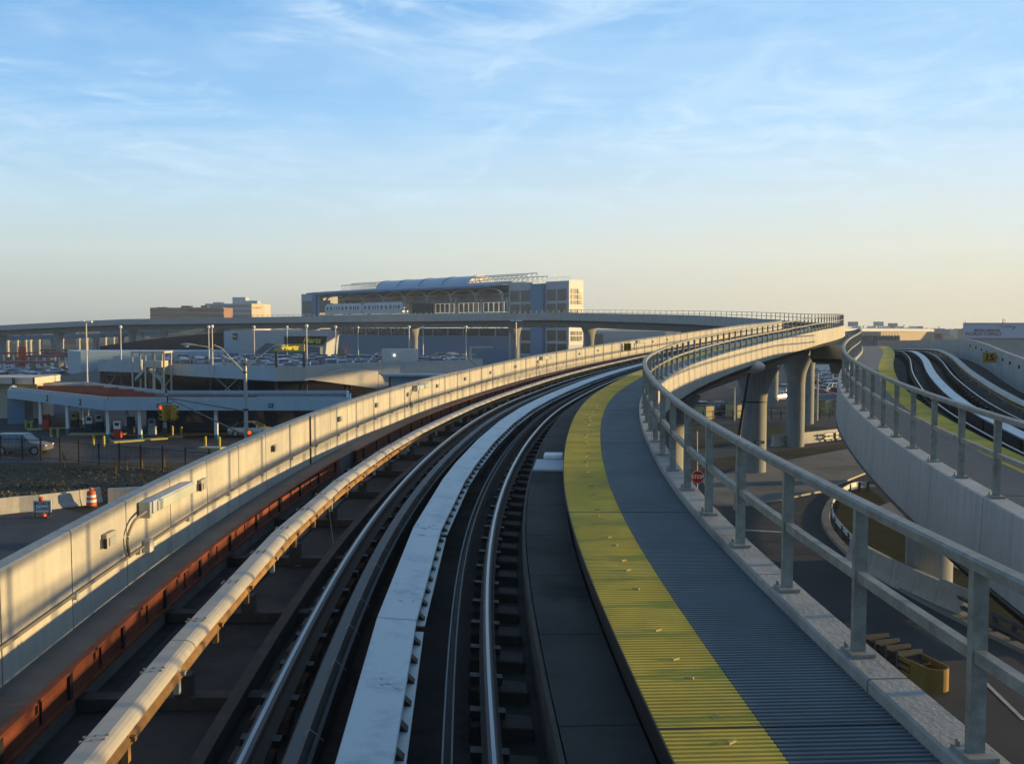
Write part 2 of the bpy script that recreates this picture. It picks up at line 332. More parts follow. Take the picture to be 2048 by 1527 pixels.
V1 = viaduct(G1, 'curved_viaduct', 'concrete viaduct under the camera curving right then sweeping back left before the station', 1, 466, '', 1.25)
V2 = viaduct(G2, 'curved_viaduct', 'second concrete viaduct at the right edge of the view carrying its own track', -1, 83.5, '', 2.5)

def walkway(G, q, ua, ub, uc, send, lab, cat='walkway'):
    root = thing('walkway', lab, cat, tuple(G.pt(0, q * ub, .3)))
    def strip(u0, u1, mate, nm, fine, pitch=.052):
        m = MB(); rs = []; s = -8.
        # ribbed near part as real ridges
        us = [u0, u1] if q > 0 else [-u1, -u0]
        while s < fine:
            for ds, dv in ((0, .0), (.004, .013), (.027, .013), (.031, 0), (.052, 0)): rs.append((s + ds * pitch / .052, dv))
            s += pitch
        vs = []; fs = []
        for (ss, dv) in rs:
            vs.append(G.pt(ss, us[0], .305 + dv)); vs.append(G.pt(ss, us[1], .305 + dv))
        for i in range(len(rs) - 1): fs.append((2 * i, 2 * i + 1, 2 * i + 3, 2 * i + 2))
        m.add(vs, fs); build(nm, m, mate, root, recalc=False)
        m = MB(); s = fine + .05; G_n = 0
        while s < send:
            e = min(s + 2.44, send); G.sweep(m, [(us[0], .27), (us[1], .27), (us[1], .318), (us[0], .318)], s, e - .02, .8); s = e
        build(nm, m, mate, root)
    strip(ua, ub, YEL, 'tactile_strip', 34.); strip(ub + .004, uc, GRATE if q > 0 else GRATEG, 'grating', 34.)
    m = MB(); G.sweep(m, [(q * (ua + .01), .20), (q * (uc - .01), .20), (q * (uc - .01), .298), (q * (ua + .01), .298)], -8, send, 1.); build('bed', m, BLACKM, root)
    m = MB(); G.sweep(m, [(q * (ua - .012), .27), (q * (ua - .004), .27), (q * (ua - .004), .32), (q * (ua - .012), .32)], -8, send, 1.); build('edge_angle', m, BLACKM, root)
    for s in [8.6 + 6.1 * i for i in range(-1, 9)]:
        if s > send: break
        m = MB(); G.bx(m, s, q * (ua + uc) / 2, .3195, .018, uc - ua, .002); build('panel_joint', m, BLACKM, root)
    return root
W1 = walkway(G1, 1, 1.68, 2.286, 3.095, 300, 'ribbed blue grey walkway with a yellow strip along the near track')
W2 = walkway(G2, -1, 1.5, 2.06, 3.095, 83, 'grey walkway with a yellow strip on the far right viaduct')
# bolts on the tactile strip
s = 1.2; k = 0
while s < 40:
    r, t = G1.ax(s); c = G1.pt(s, 2.03 + .02 * math.sin(k), .318); m = MB(); x_ = r * .8 + t * (.6 if k % 3 else -.5); m.box(c + UP * .005, (.06, .022, .014), x_, np.cross(UP, x_)); build('hold_down_clip', m, mat('dull_clip', (.34, .30, .12), .7), W1); s += (.62, .35)[k % 2] if k % 5 else 1.1; k += 1

def railing(G, q, u, s0, s1, base, lab, nposts, first, sp=1.5, far=2):
    root = thing('handrail', lab, 'railing', tuple(G.pt(s0, q * u, base)))
    m = MB(); G.sweep(m, [(q * u - .045, base + .98), (q * u + .045, base + .98), (q * u + .05, base + 1.03), (q * u + .035, base + 1.045), (q * u - .035, base + 1.045), (q * u - .05, base + 1.03)], s0, s1, .75); build('top_rail', m, PAINTG, root)
    m = MB(); G.sweep(m, rect(q * u - .03, q * u + .03, base + .50, base + .565), s0, s1, .75); build('mid_rail', m, PAINTG, root)
    s = first; n = 0; rest = MB()
    while s < s1:
        tgt = MB() if n < 98 else rest
        r, t = G.ax(s); wd = .085
        c = G.pt(s, q * u, base)
        tgt.box(c + UP * .49, (wd, .05, .98), r, t)
        tgt.box(c + UP * .012, (.16, .2, .024), r, t)
        for a in (-1, 1): tgt.cyl(c + r * .055 * a + t * .075 + UP * .02, .012, .04, 6)
        if n < 98: build('post', tgt, PAINTG, root)
        n += 1; s += sp
    if rest.v: tag(build('far_posts', rest, PAINTG, root), kind='stuff')
    return root
railing(G1, 1, 3.22, -8, 300, .40, 'grey steel handrail along the walkway curb beside the near track', 200, 1.9 - 1.55 * 6, 1.55)
railing(G2, -1, 3.22, -8, 73, .40, 'grey steel handrail on the right hand viaduct beside its grey walkway', 60, 8.0 - 1.5 * 10)

def track(G, q, s1, who, sleeper_to, lamp):
    for sd in (-1, 1):
        u = sd * .7525; side = ('left', 'right')[sd > 0]
        root = thing('running_rail', f'{side} running rail with polished head on {who}', 'rail', tuple(G.pt(0, u, -.2)), 'running rails')
        m = MB(); G.sweep(m, [(u - .034, -.035), (u + .034, -.035), (u + .036, -.008), (u + .024, .002), (u - .024, .002), (u - .036, -.008)], -10, s1, .6, 1); build('rail_head', m, RAILH, root); m = MB(); G.sweep(m, [(u - .013, .0), (u + .013, .0), (u + .013, .0045), (u - .013, .0045)], -10, s1, .6, 1); build('running_band', m, POLISH, root)
        m = MB(); G.sweep(m, [(u - .07, -.17), (u + .07, -.17), (u + .07, -.155), (u + .01, -.13), (u + .01, -.036), (u - .01, -.036), (u - .01, -.13), (u - .07, -.155)], -10, s1, .6, 1); build('rail_web', m, RAILW, root)
track(G1, 1, 466, 'the near track', 0, 0); track(G2, -1, 83, 'the right hand viaduct', 0, 0)

# track ties with fasteners
def make_tie():
    t = thing('track_tie', 'brown steel tie under the running rails of the near track', 'tie', (0, 0, 0), 'ties under the running rails')
    for s in (-1, 1):
        m = MB(); m.box((s * .86 if s > 0 else s * .80, 0, -.30 if s > 0 else -.33), (.46 if s > 0 else .28, .26, .15 if s > 0 else .12)); build('rail_pad', m, TIEM, t, loc=False, bevel=.012)
        m = MB()
        m.box((s * .7525, 0, -.175), (.26, .10, .05))
        build('rail_clip', m, BLACKM, t, loc=False)
    return t
tie = make_tie(); tie2 = None; s = -2.; first = True
while s < 130:
    X, Y, Z, th, C = G1.fr(s); loc = (X, Y, EYE + Z); rz = -th
    if first: tie.location = loc; tie.rotation_euler = (0, 0, rz); tie.rotation_euler = Matrix.Rotation(C, 4, 'Y').to_euler(); tie.rotation_euler[2] = rz; o = tie; first = False
    else: o = dup(tie, loc, rz)
    o.rotation_euler = (Matrix.Rotation(rz, 4, 'Z') @ Matrix.Rotation(C, 4, 'Y')).to_euler()
    s += .68 if s < 60 else 1.36
s = 6.
while s < 74:
    X, Y, Z, th, C = G2.fr(s); o = dup(tie, (X, Y, EYE + Z), -th, 'brown steel tie under the rails on the right hand viaduct', 'ties on the right hand viaduct'); s += 1.0
# transverse steel and side stringers of the near track
m = MB(); s = .5
root = thing('deck_beams', 'dark steel cross beams between the rails and the left wall', 'beams', tuple(G1.pt(0, -1.4, -.4)))
k = 0
while s < 70:
    m = MB(); G1.bx(m, s, -1.55, -.395, .16, 1.75, .10); G1.bx(m, s, -1.62, -.29, .13, .12, .16); build('cross_beam', m, TIEM, root); s += 2.1; k += 1
m = MB(); G1.sweep(m, rect(-1.22, -1.12, -.395, -.22), -6, 70, 1.); build('stringer', m, TIEM, root)
m = MB(); G1.sweep(m, rect(1.13, 1.165, -.395, .04), -6, 130, 1.); build('kerb_angle', m, TIEM, root)

# reaction plates
def plates(G, s1, lab, grp, near):
    bd = [-5.0, -1.6, 1.9, 5.5, 9.0, 12.4, 14.1, 17.2]
    while bd[-1] < s1: bd.append(bd[-1] + 3.5)
    for i, (a, b) in enumerate(zip(bd[:-1], bd[1:])):
        c = (a + b) / 2; off = -.03
        root = thing('reaction_plate', lab, 'plate', tuple(G.pt(c, off, -.1)), grp)
        m = MB(); n = 4 if near else 3
        G.sweep(m, [(off - .168, -.01), (off - .172, .022), (off - .165, .03), (off + .165, .03), (off + .172, .022), (off + .168, -.01)], a + .008, b - .008, 9, 1); build('top_sheet', m, LIMM, root)
        if near and c < 70:
            m = MB(); G.sweep(m, rect(off + .14, off + .235, -.062, -.05), a + .1, b - .06, 9, 1); build('flange', m, GALV, root)
            s = a + .25
            while s < b - .1:
                m = MB(); r, t = G.ax(s); p = G.pt(s, off + .172, -.05, 1)
                m.prism([p, p + r * .055, p + UP * .055], t * .1); build('gusset', m, BLACKM, root); s += .42
        m = MB(); G.sweep(m, rect(off - .15, off + .13, -.33, -.012), a + .1, b - .1, 1.2, 1); build('web_beam', m, TIEM, root)
plates(G1, 190, 'pale aluminium plate in the strip between the near rails', 'plates between the near rails', True)
plates(G2, 79, 'pale aluminium plate in the strip between the right hand viaduct rails', 'plates between the right viaduct rails', False)

# scuffs on the nearest plates, a loose cable on the bed
rs_ = random.Random(21)
root = thing('scuff_marks', 'dark scuffs and gouges scattered on the nearest pale plates', 'scuffs', tuple(G1.pt(8, -.03, .031, 1)))
for i in range(34):
    s = rs_.choice([3.9, 6.3, 8.6, 9.6, 10.3, 11.2, 13.2, 14.5, 16.]) + rs_.uniform(-.4, .6); u = -.03 + rs_.uniform(-.13, .12); r, t = G1.ax(s); p = G1.pt(s, u, .0318, 1); a = rs_.uniform(.0, 3.1); d = r * math.cos(a) + t * math.sin(a); n_ = np.cross(UP, d); L = rs_.uniform(.02, .09); w = rs_.uniform(.002, .007)
    p = p - UP * 0; m = MB(); c_ = G1.fr(s)[4]; f = lambda q: q - UP * c_ * float(np.dot(q - p, r)) + UP * .001
    m.add([f(p - d * L), f(p - d * L * .2 + n_ * w), f(p + d * L + n_ * w * .6), f(p + d * L * .3 - n_ * w)], [(0, 1, 2, 3)]); build('scuff', m, mat('scuff_dark', (.10, .12, .13), .7), root, recalc=False)
root = thing('loose_cable', 'thin loose cable drooping from the rail cover onto the dark bed', 'cable', tuple(G1.pt(10.4, -1.45, -.2)))
m = MB(); m.tube([G1.pt(10.2, -1.50, .12), G1.pt(10.0, -1.42, -.1), G1.pt(9.6, -1.3, -.30), G1.pt(9.2, -1.22, -.385), G1.pt(8.9, -1.35, -.39), G1.pt(8.8, -1.6, -.385)], .006, 6); build('cable', m, mat('conduit_bronze', (.20, .18, .14)), root, smooth=True)
# contact rail cover
def cover(G, q, uc, vtop, w, s0, s1, lab, bolts, m0):
    root = thing('contact_rail_cover', lab, 'rail cover', tuple(G.pt(0, uc, -.3)))
    if bolts:
        G0 = G; G = Guide.__new__(Guide); G.__dict__.update(G0.__dict__); G.Z = G0.Z + np.interp(G0.S, [8, 22], [.24, 0.]); du = np.interp(G0.S, [8, 22], [.10, 0.]); G.X = G0.X + du * np.cos(G0.th); G.Y = G0.Y - du * np.sin(G0.th)
    h = w / 2; P = [(-h, vtop - .04), (-h, vtop - .012), (-h + .012, vtop - .002), (h - .07, vtop - .002), (h - .045, vtop - .010), (h - .022, vtop - .024), (h - .008, vtop - .040), (h, vtop - .062), (h - .010, vtop - .062), (h - .03, vtop - .034), (h - .07, vtop - .02), (-h + .02, vtop - .02)]
    P = [(uc + q * a, b) for a, b in P]
    s = s0; n = 0; rest = MB()
    while s < s1:
        e = min(s + 3.4, s1); mb = MB() if n < 30 else rest
        G.sweep(mb, P, s, e - .012, 9)
        if n < 30: build('cover_board', mb, m0, root)
        s = e; n += 1
    if rest.v: build('cover_run', rest, m0, root, smooth=True)
    m = MB(); G.sweep(m, [(uc + q * a, b) for a, b in [(h - .10, vtop - .19), (h - .03, vtop - .19), (h - .03, vtop - .15), (h - .055, vtop - .13), (h - .10, vtop - .13)]], s0, s1, 1.); build('contact_rail', m, WOODB, root)
    m = MB(); G.sweep(m, [(uc + q * a, b) for a, b in [(-h + .09, vtop - .17), (h - .13, vtop - .17), (h - .12, vtop - .035), (-h + .09, vtop - .035)]], s0, s1, 1.); build('backing', m, TIEM, root)
    s = s0 + .5; n = 0
    while s < min(s1, 70):
        mb = MB(); G.bx(mb, s, uc + q * (h - .065), vtop - .30, .05, .04, .2); G.bx(mb, s, uc + q * (h - .03), vtop - .17, .04, .05, .03); build('bracket', mb, WOODB if n % 3 else GALV, root)
        s += 1.05; n += 1
    if bolts:
        s = .45
        while s < 17:
            for a in (-.06, .0, .06):
                for b in (-.03, .03):
                    mb = MB(); mb.cyl(G.pt(s + b + a * .2, uc + q * (a - .03), vtop - .006), .010, .012, 6); build('bolt', mb, mat('bolt_dull', (.12, .12, .12), .6), root)
            s += 1.05
    return root
cover(G1, 1, -1.58, .07, .185, -6, 460, 'pale curved cover board over the contact rail left of the near track', True, COVM)
cover(G2, -1, 1.34, .16, .25, -6, 83, 'pale cover board over the contact rail on the right hand viaduct', False, COVM)

# cable trunking each side of the plates
r1 = thing('cable_trunking', 'dark grey cable trunking left of the plates on the near track', 'cable duct', tuple(G1.pt(0, -.47, -.3)))
m = MB(); G1.sweep(m, [(-.53, -.30), (-.40, -.30), (-.43, -.03), (-.45, -.015), (-.51, -.015), (-.53, -.04)], -6, 190, .8, 1); build('trunking_lid', m, mat('grey_pvc', (.060, .056, .053), .55, var=.2, scale=4, stretch=(6, .4, 1)), r1)
m = MB(); G1.sweep(m, rect(-.41, -.38, -.28, -.12), -6, 190, .8, 1); build('side_channel', m, BLACKM, r1)
for i in range(26):
    s = .6 + i * .95 + random.uniform(-.3, .3); mb = MB(); a = G1.pt(s, -.44, -.01, 1); r, t = G1.ax(s)
    mb.tube([a, a + UP * .03 + r * .03 + t * .02, a + r * .07 + t * .05 - UP * .02, a + r * .1 + t * .12 - UP * .09], .0028, 5); build('cable_tie', mb, GALV, r1)
r1 = thing('cable_trunking', 'narrow open cable tray right of the plates on the near track', 'cable duct', tuple(G1.pt(0, .46, -.3)))
for a, b in ((.425, .437), (.483, .495)):
    m = MB(); G1.sweep(m, rect(a, b, -.22, -.045), -6, 190, .8, 1); build('tray_side', m, mat('tray_grey', (.12, .125, .13), .6) if a < .45 else mat('brown_tray', (.10, .085, .07), .6), r1)
m = MB(); G1.sweep(m, rect(.437, .483, -.2, -.12), -6, 190, .8, 1); build('tray_bed', m, BLACKM, r1)
# ledge and rust red channel at the wall foot
m = MB(); G1.sweep(m, rect(-2.788, -2.43, -.398, -.03), -8, 150, 1.); tag(build('wall_ledge', m, CONCM), 'grey concrete ledge along the foot of the sunlit wall', 'ledge')
for a, b, u, lab in ((-6, 14.6, -2.40, 'rust red steel channel at the wall foot, nearest the camera'), (15.6, 120, -2.33, 'rust red steel channel at the wall foot beyond the gap, running into the distance')):
    root = thing('steel_channel', lab, 'steel channel', tuple(G1.pt(a, u, -.35)), 'rust red channels at the wall foot')
    m = MB(); G1.sweep(m, [(u - .03, -.01), (u + .03, -.01), (u + .03, .012), (u - .03, .012)], a, b, .8); build('top_flange', m, RUST, root)
    m = MB(); s = a
    while s < b:
        e = min(s + 1.1, b); G1.sweep(m, rect(u, u + .012, -.20, -.01), s + .05, e, .6); s = e
    build('web', m, RUST, root)
    m = MB(); G1.sweep(m, rect(u - .02, u + .04, -.23, -.20), a, b, .8); build('bottom_flange', m, RUST, root)
    s = a + .5
    while s < min(b, 45):
        mb = MB(); G1.bx(mb, s, u + .025, -.20, .05, .02, .19); build('stiffener', mb, BLACKM, root); s += 1.1
m = MB(); G1.sweep(m, [(-2.26, -.395), (-1.86, -.395), (-1.86, -.38), (-2.26, -.38)], -6, 150, 1.); tag(build('void_shade_sheet', m, BLACKM), 'black sheet painted as shade between rust red channel and contact rail', 'slab')  # black sheet laid to paint the shade of the void here

# fittings on the left wall
def wall_box(s, w, lab, half=.0):
    root = thing('junction_box', lab, 'junction box', tuple(G1.pt(s, -2.78, .46)), 'junction boxes on the sunlit wall')
    w = w if s < 10 else w * .72; m = MB(); G1.bx(m, s, -2.765, .50, w, .045, .13 if s < 10 else .10); build('box_body', m, mat('box_grey', (.34, .32, .27), .6), root, bevel=.006)
    m = MB(); G1.bx(m, s, -2.738, .512, w * .6, .012, .075); build('box_lid', m, GALV, root)
    m = MB(); G1.bx(m, s - w / 2 - .012, -2.752, .505, .018, .03, .09); build('box_strap', m, BLACKM if s < 13 else GALV, root)
names_ = ['nearest, beside the first looping conduit', 'second, past the first long lamp', 'third along from the camera', 'fourth, before the second looping conduit', 'fifth, left of the second lamp', 'sixth, under the second lamp']
bs = [6.25, 9.0, 12.1, 16.1, 19.1, 22.1, 25.2, 28.4, 31.5, 34.7, 37.8, 44, 47, 53.5, 57, 60]
for i, s in enumerate(bs):
    lab = 'grey junction box on the sunlit wall, ' + names_[i] if i < 6 else 'small grey junction box far along the sunlit wall beyond the second long lamp'
    wall_box(s, .24, lab)
def wall_lamp(s, ln, lab, sc=1.):
    root = thing('wall_lamp', lab, 'lamp', tuple(G1.pt(s, -2.78, .6)), 'long lamps on the sunlit wall')
    m = MB(); G1.bx(m, s, -2.715, .60, ln, .13, .13); build('housing', m, mat('lamp_housing', (.42, .44, .45), .45, .2), root, bevel=.012)
    m = MB(); G1.bx(m, s + .03, -2.642, .612, ln - .14, .014, .10); build('lens', m, mat('lamp_diffuser', (.42, .46, .40), .35), root, bevel=.004)
    m = MB(); G1.bx(m, s - ln / 2 - .03, -2.72, .585, .06, .11, .16); build('end_bracket', m, GALV, root)
    a = [G1.pt(s - ln / 2 - .04, -2.70, .66), G1.pt(s - ln / 2 - .28, -2.74, .62), G1.pt(s - ln / 2 - .42, -2.755, .50), G1.pt(s - ln / 2 - .42, -2.76, .40), G1.pt(s - ln / 2 - .36, -2.76, .27)]
    aa = []
    for i in range(len(a) - 1):
        for f in (0, .33, .66): aa.append(a[i] * (1 - f) + a[i + 1] * f)
    aa.append(a[-1]); bb = [aa[0]] + [(aa[i - 1] + aa[i] * 2 + aa[i + 1]) / 4 for i in range(1, len(aa) - 1)] + [aa[-1]]
    m = MB(); m.tube(bb, .014, 8); build('conduit_loop', m, mat('conduit_bronze', (.20, .18, .14), .5, .4), root, smooth=True)
wall_lamp(7.75, 1.32, 'long white lamp on the sunlit wall, nearest the camera with a looping conduit')
wall_lamp(23.3, 1.32, 'long lamp on the sunlit wall, middle distance past the dark wall joint')
wall_lamp(38.8, 1.32, 'long lamp on the sunlit wall, third and smallest in view')
wall_lamp(54.4, 1.32, 'tiny far lamp on the sunlit wall just beyond the number sign')
root = thing('wall_conduit', 'bronze conduit running along the lower sunlit wall', 'conduit', tuple(G1.pt(0, -2.77, .25)))
m = MB(); G1.sweep(m, [(-2.775 + .016 * math.cos(a * math.pi / 3), .27 + .016 * math.sin(a * math.pi / 3)) for a in range(6)], -6, 120, .6); build('pipe', m, mat('conduit_bronze', (.20, .18, .14), .5, .4), root, smooth=True)
s = 1.
while s < 60:
    m = MB(); G1.bx(m, s, -2.775, .225, .05, .045, .06); build('pipe_clamp', m, GALV, root); s += 1.5
for s, lab in ((7.2, 'square grey outlet box where the first looping conduit meets the wall pipe'), (22.4, 'square grey outlet box where the second looping conduit meets the wall pipe')):
    m = MB(); G1.bx(m, s, -2.75, .20, .12, .08, .13); tag(build('outlet_box', m, mat('box_light', (.5, .48, .42), .6), bevel=.01), lab, 'outlet box', 'outlet boxes on the wall pipe')
# wide expansion joint strip
m = MB(); G1.bx(m, 14.15, -2.784, -.39, .035, .02, 1.20); tag(build('wall_joint', m, BLACKM), 'dark vertical expansion joint cut across the sunlit wall', 'joint')
def numsign(G, s, u, v, w, h, face, ink, txt, q, lab):
    root = thing('number_sign', lab, 'sign', tuple(G.pt(s, u, v))); r, t = G.ax(s)
    m = MB(); G.bx(m, s, u, v, .03, w, h); build('plate', m, face, root)
    nrm = -t; ux = r; o = G.pt(s, u, v + h / 2) - t * .016; m = MB(); G.bx(m, s + .03, u - q * w * .35, v + h * .4, .03, w * .3 + .1, .05); build('bracket', m, GALV, root)
    build('digits', mesh_text(txt, h * .82, .003, o, ux, UP, nrm, bold=.012), ink, root)
numsign(G1, 51.3, -2.53, .30, .40, .42, mat('sign_mustard', (.30, .22, .03), .6), BLK, '15', 1, 'small dark yellow 15 sign far along the sunlit wall')
numsign(G2, 42.5, 2.46, .22, .56, .46, mat('sign_amber', (.42, .23, .03), .6), BLK, '15', -1, 'amber sign with black number 15 on the shaded wall of the right hand viaduct')
# small boxes on the right viaduct wall
for i in range(12):
    m = MB(); G2.bx(m, 26 + i * 2.8, 2.765, .42, .16, .04, .12); tag(build('junction_box', m, BLACKM), 'small dark junction box on the shaded wall of the right hand viaduct', 'junction box', 'junction boxes on the right viaduct wall')
# signal box beside the walkway
root = thing('trackside_box', 'white lidded box on a grey plinth beside the yellow walkway strip', 'cabinet', tuple(G1.pt(14, 1.38, -.39)))
m = MB(); G1.bx(m, 13.8, 1.42, -.39, 1.25, .50, .46); build('plinth', m, PALEG, root, bevel=.01)
m = MB(); G1.bx(m, 14.65, 1.46, .052, .42, .34, .07); build('lid', m, WHITE, root, bevel=.015)
m = MB(); G1.bx(m, 5, 1.46, -.398, 22, .46, .05); 
m = MB(); s = -4
root = thing('deck_cover', 'dark grey cover panels on the deck between the rail and walkway', 'cover panels', tuple(G1.pt(0, 1.45, -.39)))
while s < 40:
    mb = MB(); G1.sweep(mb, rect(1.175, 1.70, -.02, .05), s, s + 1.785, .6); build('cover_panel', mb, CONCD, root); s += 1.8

# piers
def pier(x, y, top, th, dia, lab, grp, full=2.6, z0=0., name='pier'):
    root = thing(name, lab, 'pier', (x, y, z0), grp)
    m = MB(); r = np.array((math.cos(th), -math.sin(th), 0)); t = np.array((math.sin(th), math.cos(th), 0)); c = np.array((x, y, 0.)); a = dia / 2
    rs = []; n = 28; hz = top - 2.7
    prof = [(z0 - .3, a, a), (hz, a, a), (hz + .5, a * 1.04, a), (hz + 1.0, a * 1.14, a * 1.0), (hz + 1.5, a * 1.34, a), (hz + 2.0, a * 1.62, a), (hz + 2.4, a * 1.9, a), (hz + 2.7, min(a * 2.05, full), a)]
    for z, ru, rt in prof:
        rs.append([c + UP * z + r * ru * math.copysign(abs(math.cos(w)) ** .9, math.cos(w)) + t * rt * math.sin(w) for w in [2 * math.pi * k / n for k in range(n)]])
    mb = MB(); mb.rings(rs[:2]); build('column', mb, PIERM, root, smooth=True)
    mb = MB(); mb.rings(rs[1:]); build('pier_cap', mb, PIERM, root, smooth=True)
    return root
plab = {50: 'pier hidden low beside the near walkway', 72: 'nearest round pier under the curved viaduct, banded by a street sign', 90: 'second round pier under the curved viaduct with a square plate', 112: 'third round pier, half hidden behind the second pier', 135: 'slim far round pier seen left of the second pier',
        193: 'round pier under the far viaduct nearest the white stair tower', 214: 'round pier under the far viaduct behind the lot roof', 243: 'round pier under the middle of the far viaduct'}
for s in (28, 50, 72, 90, 112, 135, 164, 193, 214, 243, 272, 301, 330, 359, 388, 417, 446):
    X, Y, Z, th, C = G1.fr(s)
    pier(X, Y, EYE + Z - 1.9, th, 1.75 if s < 80 else 1.55 if s < 180 else 1.75, plab.get(s, 'round pier holding up the far viaduct at the left of the view' if s > 243 else 'round pier under the curved viaduct'), 'round piers under the long viaduct')
for s in (8, 37, 66):
    X, Y, Z, th, C = G2.fr(s); pier(X, Y, EYE + Z - 1.9, th, 1.8, 'round pier under the right hand viaduct' + (' behind the near railing' if s == 37 else ' past the crest' if s > 60 else ''), 'round piers under the right viaduct')
# hydraulic-like steel band and street name sign on the nearest pier
X, Y, Z, th, C = G1.fr(72)
m = MB(); m.cyl((X, Y, 5.15), .92, .10, 28); tag(build('pier_band', m, BLACKM), 'dark steel band strapped round the nearest pier', 'band')

# dark cable clipped along the lip of the right viaduct
m = MB(); G2.sweep(m, [(-3.43 + .026 * math.cos(a * math.pi / 3), -.64 + .026 * math.sin(a * math.pi / 3)) for a in range(6)], -6, 60, .7); tag(build('fascia_cable', m, BLACKM), 'dark cable running along the outer lip of the right hand viaduct', 'cable')
# ------------------------------------------------------------------ ground, roads
def sheet(pts, z, mate, name, label=None):
    m = MB(); m.add([(p[0], p[1], z) for p in pts], [tuple(range(len(pts)))]); o = build(name, m, mate, loc=(0, 0, z), recalc=False)
    if o.data.polygons[0].normal.z < 0: o.data.flip_normals()
    return tag(o, label, kind='structure')
sheet([(-6000, -400), (6000, -400), (6000, 7000), (-6000, 7000)], 0, DIRT, 'ground')
sheet([(-400, 77), (-3.5, 77), (8, 100), (20, 190), (0, 330), (-400, 330)], .008, ASPHL, 'forecourt')
sheet([(-120, 20), (-9, 20), (-12, 40), (-20, 52.5), (-29, 59.5), (-120, 57.5)], .008, ASPH, 'side_road')
sheet([gd(1250, 1010)[:2], (10, 72), (19, 70.5), (26, 74.8), (60, 88), (80, 100), (100, 60), (60, 16), (36, 0), (4, 0), (2.5, 30), (3, 52)], .008, ASPH, 'road')
sheet([gd(*p)[:2] for p in [(1405, 962), (1500, 935), (1590, 920), (1730, 893), (1790, 905), (1790, 935), (1745, 942), (1640, 985), (1500, 1012), (1430, 1012)]], .13, PAVE, 'traffic_island')
m = MB(); P_ = [gd(*p) for p in [(1405, 962), (1500, 935), (1590, 920), (1730, 893), (1790, 905), (1790, 935), (1745, 942), (1640, 985), (1500, 1012), (1430, 1012)]]
m.prism([p + UP * .126 for p in P_], -UP * .2); struct('island_kerb', m, CONC)
sheet([gd(*p)[:2] for p in [(1330, 905), (1700, 868), (1760, 868), (1755, 880), (1330, 928)]], .012, ASPH, 'back_road')
sheet([(22, 106), (60, 104), (130, 130), (130, 330), (18, 330)], .010, ASPHL, 'car_park')
sheet([gd(*p)[:2] for p in [(1705, 985), (1735, 978), (1765, 1000), (1790, 1050), (1850, 1110), (1960, 1165), (2110, 1250), (2110, 1330), (1950, 1230), (1800, 1160), (1700, 1090), (1672, 1040), (1680, 1000)]], .11, mat('island_grass', (.030, .036, .018), .95, var=.4, scale=.8, spec=.05, bump=.5, bscale=8, dirt=(.045, .038, .026), dirtscale=.4), 'planted_island')
sheet([gd(*p)[:2] for p in [(1745, 1020), (1790, 1060), (1850, 1110), (1930, 1150), (2100, 1235), (2110, 1180), (1900, 1080), (1800, 1000)]], .125, PAVE, 'island_paving')
for a, b, w in (((1440, 1057), (1600, 1066), .3),):
    A, B = gd(*a), gd(*b); d = (B - A) / np.linalg.norm(B - A); nrm = np.array((-d[1], d[0], 0)) * w / 2
    sheet([(A + nrm)[:2], (B + nrm)[:2], (B - nrm)[:2], (A - nrm)[:2]], .018, WPAINT, 'stop_line')
for pts in ([(1560, 960), (1745, 925)], [(1480, 1000), (1655, 985)], [(1700, 1300), (1840, 1480)], [(1935, 1330), (2048, 1440)]):
    A, B = gd(*pts[0]), gd(*pts[1]); d = (B - A) / np.linalg.norm(B - A); nrm = np.array((-d[1], d[0], 0)) * .06
    sheet([(A + nrm)[:2], (B + nrm)[:2], (B - nrm)[:2], (A - nrm)[:2]], .017, WPAINT, 'lane_line')
# sandy track marks and verge tufts
rng = random.Random(3)
m = MB()
for i in range(9000):
    x = rng.uniform(-60, -12); y = rng.uniform(60.5, 74) ; 
    if rng.random() > .35 + .65 * math.sin(x * .31 + y * .6) ** 2: continue
    h = rng.uniform(.04, .16) * (1.4 if y < 66 else .8); a = rng.uniform(0, 6.28); w = .07; dx, dy = math.cos(a) * w, math.sin(a) * w; lx, ly = rng.uniform(-.25, .25), rng.uniform(-.25, .25)
    m.add([(x - dx, y - dy, 0), (x + dx, y + dy, 0), (x + lx, y + ly, h)], [(0, 1, 2)])
tag(build('dry_grass', m, mat('dry_grass', (.13, .10, .05), .9, var=.4, scale=.6), recalc=False), 'dry winter grass on the verge behind the road barriers', 'grass', kind='stuff')

# jersey barrier made in segments
def jersey(a, b, lab, grp, h=.9, mate=None, name='jersey_barrier'):
    a, b = np.array((a[0], a[1], 0.)), np.array((b[0], b[1], 0.)); d = b - a; L = np.linalg.norm(d); t = d / L; r = np.array((t[1], -t[0], 0))
    prof = [(-.3, 0), (.3, 0), (.3, .08), (.17, .33), (.09, h), (-.09, h), (-.17, .33), (-.3, .08)]
    mb = MB(); mb.rings([[a + t * s + r * u + UP * v for u, v in prof] for s in (.008, L - .008)])
    return tag(build(name, mb, mate or CONC), lab, 'barrier', grp)
jp = [(-6, 1028), (38, 1023), (78, 1020), (118, 1015), (158, 1010), (200, 1003)]
jl = ['white concrete road barrier leftmost in the frame, cut by its edge', 'white concrete road barrier second from the left edge', 'white concrete road barrier behind the road closed sign', 'white concrete road barrier just right of the road closed sign', 'white concrete road barrier behind the orange drum']
for i in range(5): jersey(gd(*jp[i]), gd(*jp[i + 1]), jl[i], 'barriers across the closed road')
A, B = gd(216, 1006), gd(330, 1000); m = MB(); d = (B - A) / np.linalg.norm(B - A)
m.box((A + B) / 2 + UP * .45, (np.linalg.norm(B - A), .35, .9), d, (-d[1], d[0], 0)); tag(build('low_wall', m, CONC, bevel=.02), 'low concrete wall right of the orange drum', 'wall')
